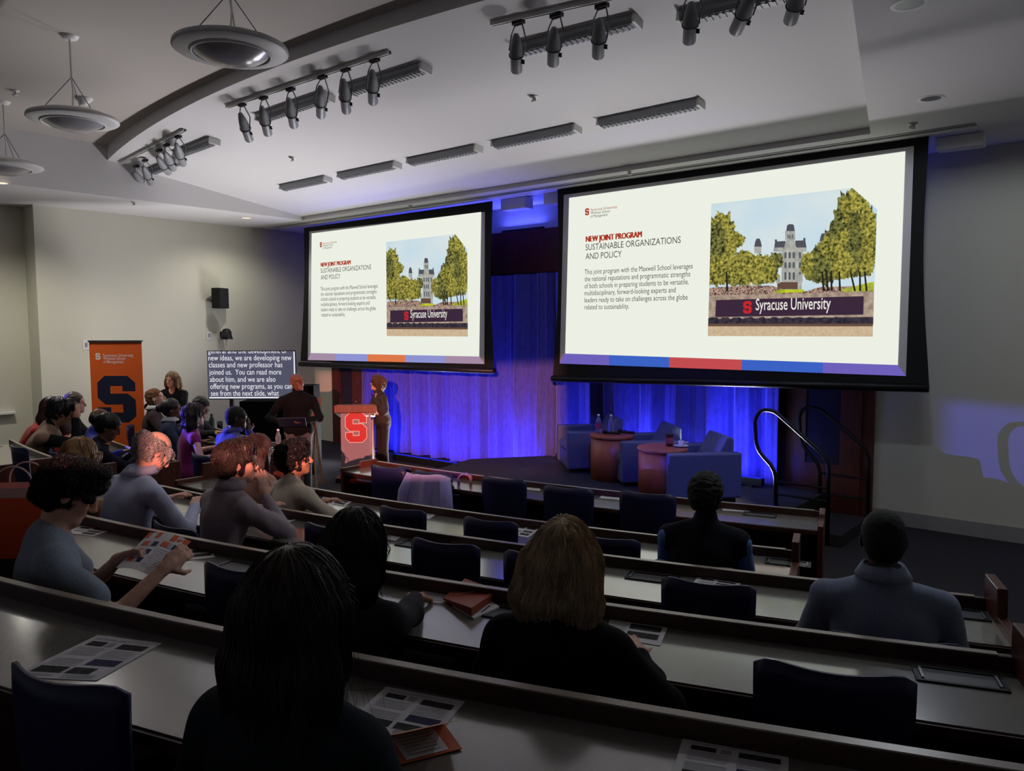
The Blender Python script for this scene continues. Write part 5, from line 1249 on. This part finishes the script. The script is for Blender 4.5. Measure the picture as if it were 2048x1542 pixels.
# ------------------------------------------------------------------ lectern
LA = math.radians(-46)+PI/2; p0 = az(684, 966, 0); p1 = az(741, 966, 0); c = az(714, 966, 0); Rl = rz(LA); WL = .40
c = c+Rl@np.array([0, .20, 0]); t = thing('lectern', 'wooden lectern with a clear front panel bearing a big red letter', 'lectern', (c[0], c[1], 0), LA)
HL = 1.17
MB().bb(-.30, .27, -.2, .24, 0, .075).build('base', m_lect, t, bevel=.008); MB().bb(-.305, -.18, -.205, -.15, 0, .07).build('base_foot', m_black, t)
MB().bb(.19, .225, -.16, .2, .075, HL-.26).build('side_panel', m_lect, t); MB().bb(-.225, -.19, -.16, .2, .075, HL-.26).build('side_panel', m_lect, t)
MB().bb(-.19, .19, .15, .17, .075, HL-.26).build('rear_panel', m_lect, t)
m = MB(); m.prism([(-.25, HL-.14), (.26, HL-.26), (.26, HL-.15), (-.25, HL-.03)], ((-.30, 0, 0), (0, 1, 0), (0, 0, 1), (1, 0, 0)), .60); m.build('top_box', m_lect, t, bevel=.008)
MB().box(0, .02, HL-.085, .54, .44, .02, rx(-.236)).build('reading_board', m_wdark, t)
acr = MB(); acr.bb(-.215, .215, -.20, -.192, .10, HL-.14); ac_ = acr.build('clear_panel', M('acrylic', (190, 168, 180), .15, alpha=.62, spec=.5), t)
for x in (-.195, .195):
    MB().bb(x-.017, x+.017, -.188, -.165, .08, HL-.13).build('upright', M('upright_wood', (206, 130, 104), .5), t)
    for zz in (.2, .58, 1.0): m = MB(); m.tube([(x, -.205, zz), (x, -.19, zz)], .009, 10); m.build('standoff_bolt', m_steel, t)
hS = .42; zS = .60
m = MB(); put_S(m, ((-.145, -.2065, zS), (.98, 0, 0), (0, 0, 1)), hS, 0, .32); m.build('letter_outline', m_whiteS, ac_)
m = MB(); put_S(m, ((-.145, -.2085, zS), (.98, 0, 0), (0, 0, 1)), hS, 0, 0); m.build('red_letter', m_redS, ac_)
m = MB(); m.tube([(-.02, .02, HL), (-.04, .1, HL+.2), (-.02, .2, HL+.27)], .006, 8); m.tube([(-.02, .2, HL+.27), (-.01, .24, HL+.275)], .012, 8); m.build('gooseneck_microphone', m_black, t, smooth=True)
# folder in the standing man's hands
fp_ = to_world(pM, (pM['J'][1][1]+pM['J'][-1][1])/2+np.array([0, .09, .0]))
t = thing('presentation_folder', 'dark blue folder held in both hands by the turtleneck person', 'folder', fp_, pM['A'])
MB().box(0, 0, 0, .34, .012, .20, rx(-.9)).build('cover', M('folder_navy', (20, 24, 46), .6), t, bevel=.003); MB().box(0, .006, .004, .32, .008, .18, rx(-.9)).build('pages', m_paper, t)

# ------------------------------------------------------------------ drinks and small things on the stage tables
m_clear = M('bottle_clear', (220, 224, 240), .08, trans=.85, spec=.6); m_capb = M('bottle_cap', (236, 236, 240), .5)
def bottle(label, p, h=.21, body=m_clear, capm=m_capb, lab=None, group='bottles'):
    t = thing('water_bottle', label, 'bottle', p, 0, group); k = h/.21
    m = MB(); m.lathe([(.001, 0), (.03*k, .002), (.032*k, .02*k), (.032*k, .12*k), (.028*k, .145*k), (.013*k, .178*k), (.012*k, .19*k)], n=24); m.build('bottle_body', body, t, smooth=True)
    m = MB(); m.lathe([(.001, .212*k), (.014*k, .21*k), (.0145*k, .19*k), (.001, .188*k)], n=18); m.build('cap', capm, t, smooth=True)
    if lab: m = MB(); m.lathe([(.0325*k, .05*k), (.0325*k, .11*k)], n=24); m.build('wrapper', lab, t, smooth=True)
    return t
zt_ = ZS+.565
def on_t(T, px, py): q = az(px, py, zt_); return np.array([q[0], q[1], zt_+.001])
bottle('clear water bottle with a red and blue wrapper on the far side table', on_t(T1, 1197, 866), .24, lab=M('wrap_red', (150, 60, 100), .5)); bottle('clear water bottle without wrapper on the far side table', on_t(T1, 1222, 867), .24)
def mic(label, p, a):
    t = thing('microphone', label, 'microphone', p, a, 'wireless microphones'); m = MB(); m.tube([(.05, 0, .02), (.22, 0, .016)], [.014, .018], 12); m.build('handle', m_black, t, smooth=True)
    m = MB(); m.lathe([(.001, -.03), (.02, -.024), (.027, 0), (.02, .024), (.001, .03)], (.03, 0, .026), ry(PI/2), 18); m.build('grille_head', m_gun, t, smooth=True)
mic('wireless microphone lying on the far side table, head to the left', on_t(T1, 1205, 868), .5); mic('second wireless microphone on the far side table, at its right edge', on_t(T1, 1236, 866), .2)
t = thing('insulated_mug', 'dark lidded mug with a printed band on the near side table', 'mug', on_t(T2, 1339, 892))
m = MB(); m.lathe([(.001, 0), (.036, .002), (.042, .02), (.046, .125)], n=24); m.build('cup_body', M('mug_brown', (70, 36, 34), .35), t, smooth=True); m = MB(); m.lathe([(.049, .12), (.049, .135), (.04, .142), (.001, .142)], n=24); m.build('lid', m_black, t, smooth=True)
m = MB(); m.lathe([(.0425, .03), (.0455, .1)], n=24); m.build('printed_band', M('mug_band', (150, 80, 84), .5), t, smooth=True)
q = on_t(T2, 1362, 894)
t = thing('saucer', 'white saucer under the small cup on the near side table', 'saucer', q); m = MB(); m.lathe([(.001, .004), (.04, .004), (.085, .016), (.085, .019), (.04, .008), (.001, .008)], n=32); m.build('plate', m_white, t, smooth=True)
t = thing('coffee_cup', 'small white cup standing on a saucer on the near side table', 'cup', q+np.array([0, 0, .009])); m = MB(); m.lathe([(.001, 0), (.022, .001), (.034, .06), (.031, .06), (.02, .006), (.001, .005)], n=24); m.build('cup_body', m_white, t, smooth=True)
m = MB(); m.tube([(.03, 0, .048), (.052, 0, .045), (.05, 0, .022), (.026, 0, .016)], .004, 6); m.build('handle', m_white, t, smooth=True)
zA = DT+.001
q = az(557, 893, zA); bottle('clear water bottle on the left block front desk', (q[0], q[1], zA), .22)
q = az(424, 862, zA); bottle('dark green flask on the left block front desk', (q[0], q[1], zA), .25, M('flask', (24, 44, 44), .4), M('flask_cap', (18, 30, 30), .5))
for px, l in ((416, 'glass tumbler left of the dark green flask'), (440, 'glass tumbler right of the dark green flask')):
    q = az(px, 860, zA); t = thing('tumbler', l, 'glass', (q[0], q[1], zA), 0, 'tumblers on the left desk'); m = MB(); m.lathe([(.001, 0), (.035, .001), (.042, .13), (.039, .13), (.032, .006), (.001, .005)], n=20); m.build('glass_body', M('tumbler_dark', (60, 58, 62), .15, trans=.4), t, smooth=True)
q = az(930, 968, zA); t = thing('ribbon', 'folded lilac and pink ribbon standing on the front desk', 'ribbon', (q[0], q[1], zA), .5)
P = [(-.06, 0), (-.065, .05), (-.045, .085), (0, .1), (.045, .088), (.06, .06), (.055, 0)]
for (i0, i1, nm, c) in ((0, 5, 'lilac_band', (176, 120, 214)), (4, 7, 'pink_fold', (216, 122, 150))):
    m = MB(); Pq = P[i0:i1]; n = len(Pq); m.add([(x, y, z) for y in (-.045, .045) for x, z in Pq], [(i, i+1, n+i+1, n+i) for i in range(n-1)]); m.build(nm, M('ribbon_'+nm, c, .6), t, smooth=True, solid=.006)
q = az(812, 941, zA); t = thing('pouch', 'small dark blue pouch on the front desk behind the lilac fleece', 'pouch', (q[0], q[1], zA), .3); m = MB(); m.box(0, 0, .022, .18, .1, .04); m.build('pouch_body', m_navy, t, bevel=.015)
# phone in the lanyard person's hands
q = aD(300, 893, 7.6); t = thing('phone', 'pale phone held up by the person with the orange lanyard', 'phone', q, .4); MB().box(0, 0, 0, .075, .009, .15, rx(-.6)).build('phone_case', M('phone_case', (206, 178, 140), .4), t, bevel=.004)

# ------------------------------------------------------------------ lilac fleece draped over the second front row chair
ch = [o for o in COL.objects if o.get('label') == 'front row chair with a lilac fleece draped over its back'][0]
Rc = rz(ch.rotation_euler[2]); Lc = np.array(ch.location)
t = thing('fleece_jacket', 'lilac fleece jacket draped over a front row chair', 'jacket', Lc+Rc@np.array([0, -.27, .5]), ch.rotation_euler[2])
m = MB(); nu, nv = 25, 22; r = random.Random(2)
for j in range(nv):
    v = j/(nv-1)
    for i in range(nu):
        u = -1+2*i/(nu-1); a = v*1.0
        if v < .2: y = .10*(1-v/.2)-.03; z2 = .40-.10*(1-v/.2)
        else: y = -.045-.05*(v-.2)-.01*math.sin(u*9+v*3); z2 = .40-(v-.2)*.62
        w2 = (.235+.09*max(0, v-.2)*1.3)+.01*math.sin(v*9); yy = y+.06*u*u*(1 if v > .15 else .4)-.008*math.sin(u*14)*v
        m.v.append((w2*u, yy, z2-.02*u**4-.02*math.sin(u*5+1)*v+(.012*math.sin(u*3) if v < .25 else 0)))
m.f = [(j*nu+i, j*nu+i+1, (j+1)*nu+i+1, (j+1)*nu+i) for j in range(nv-1) for i in range(nu-1)]; m.m = [0]*len(m.f)
m.build('back_cloth', M('fleece', (178, 164, 236), .95, bump=(120, .6), sheen=.6), t, smooth=True, solid=.014)
for s in (-1, 1):
    f = MB(); f.tube([(s*.20, .0, .38), (s*.255, -.05, .22), (s*.28, -.06, .02), (s*.27, -.03, -.16)], [.05, .055, .05, .045], 12); f.build('sleeve', M('fleece', (178, 164, 236)), t, smooth=True)
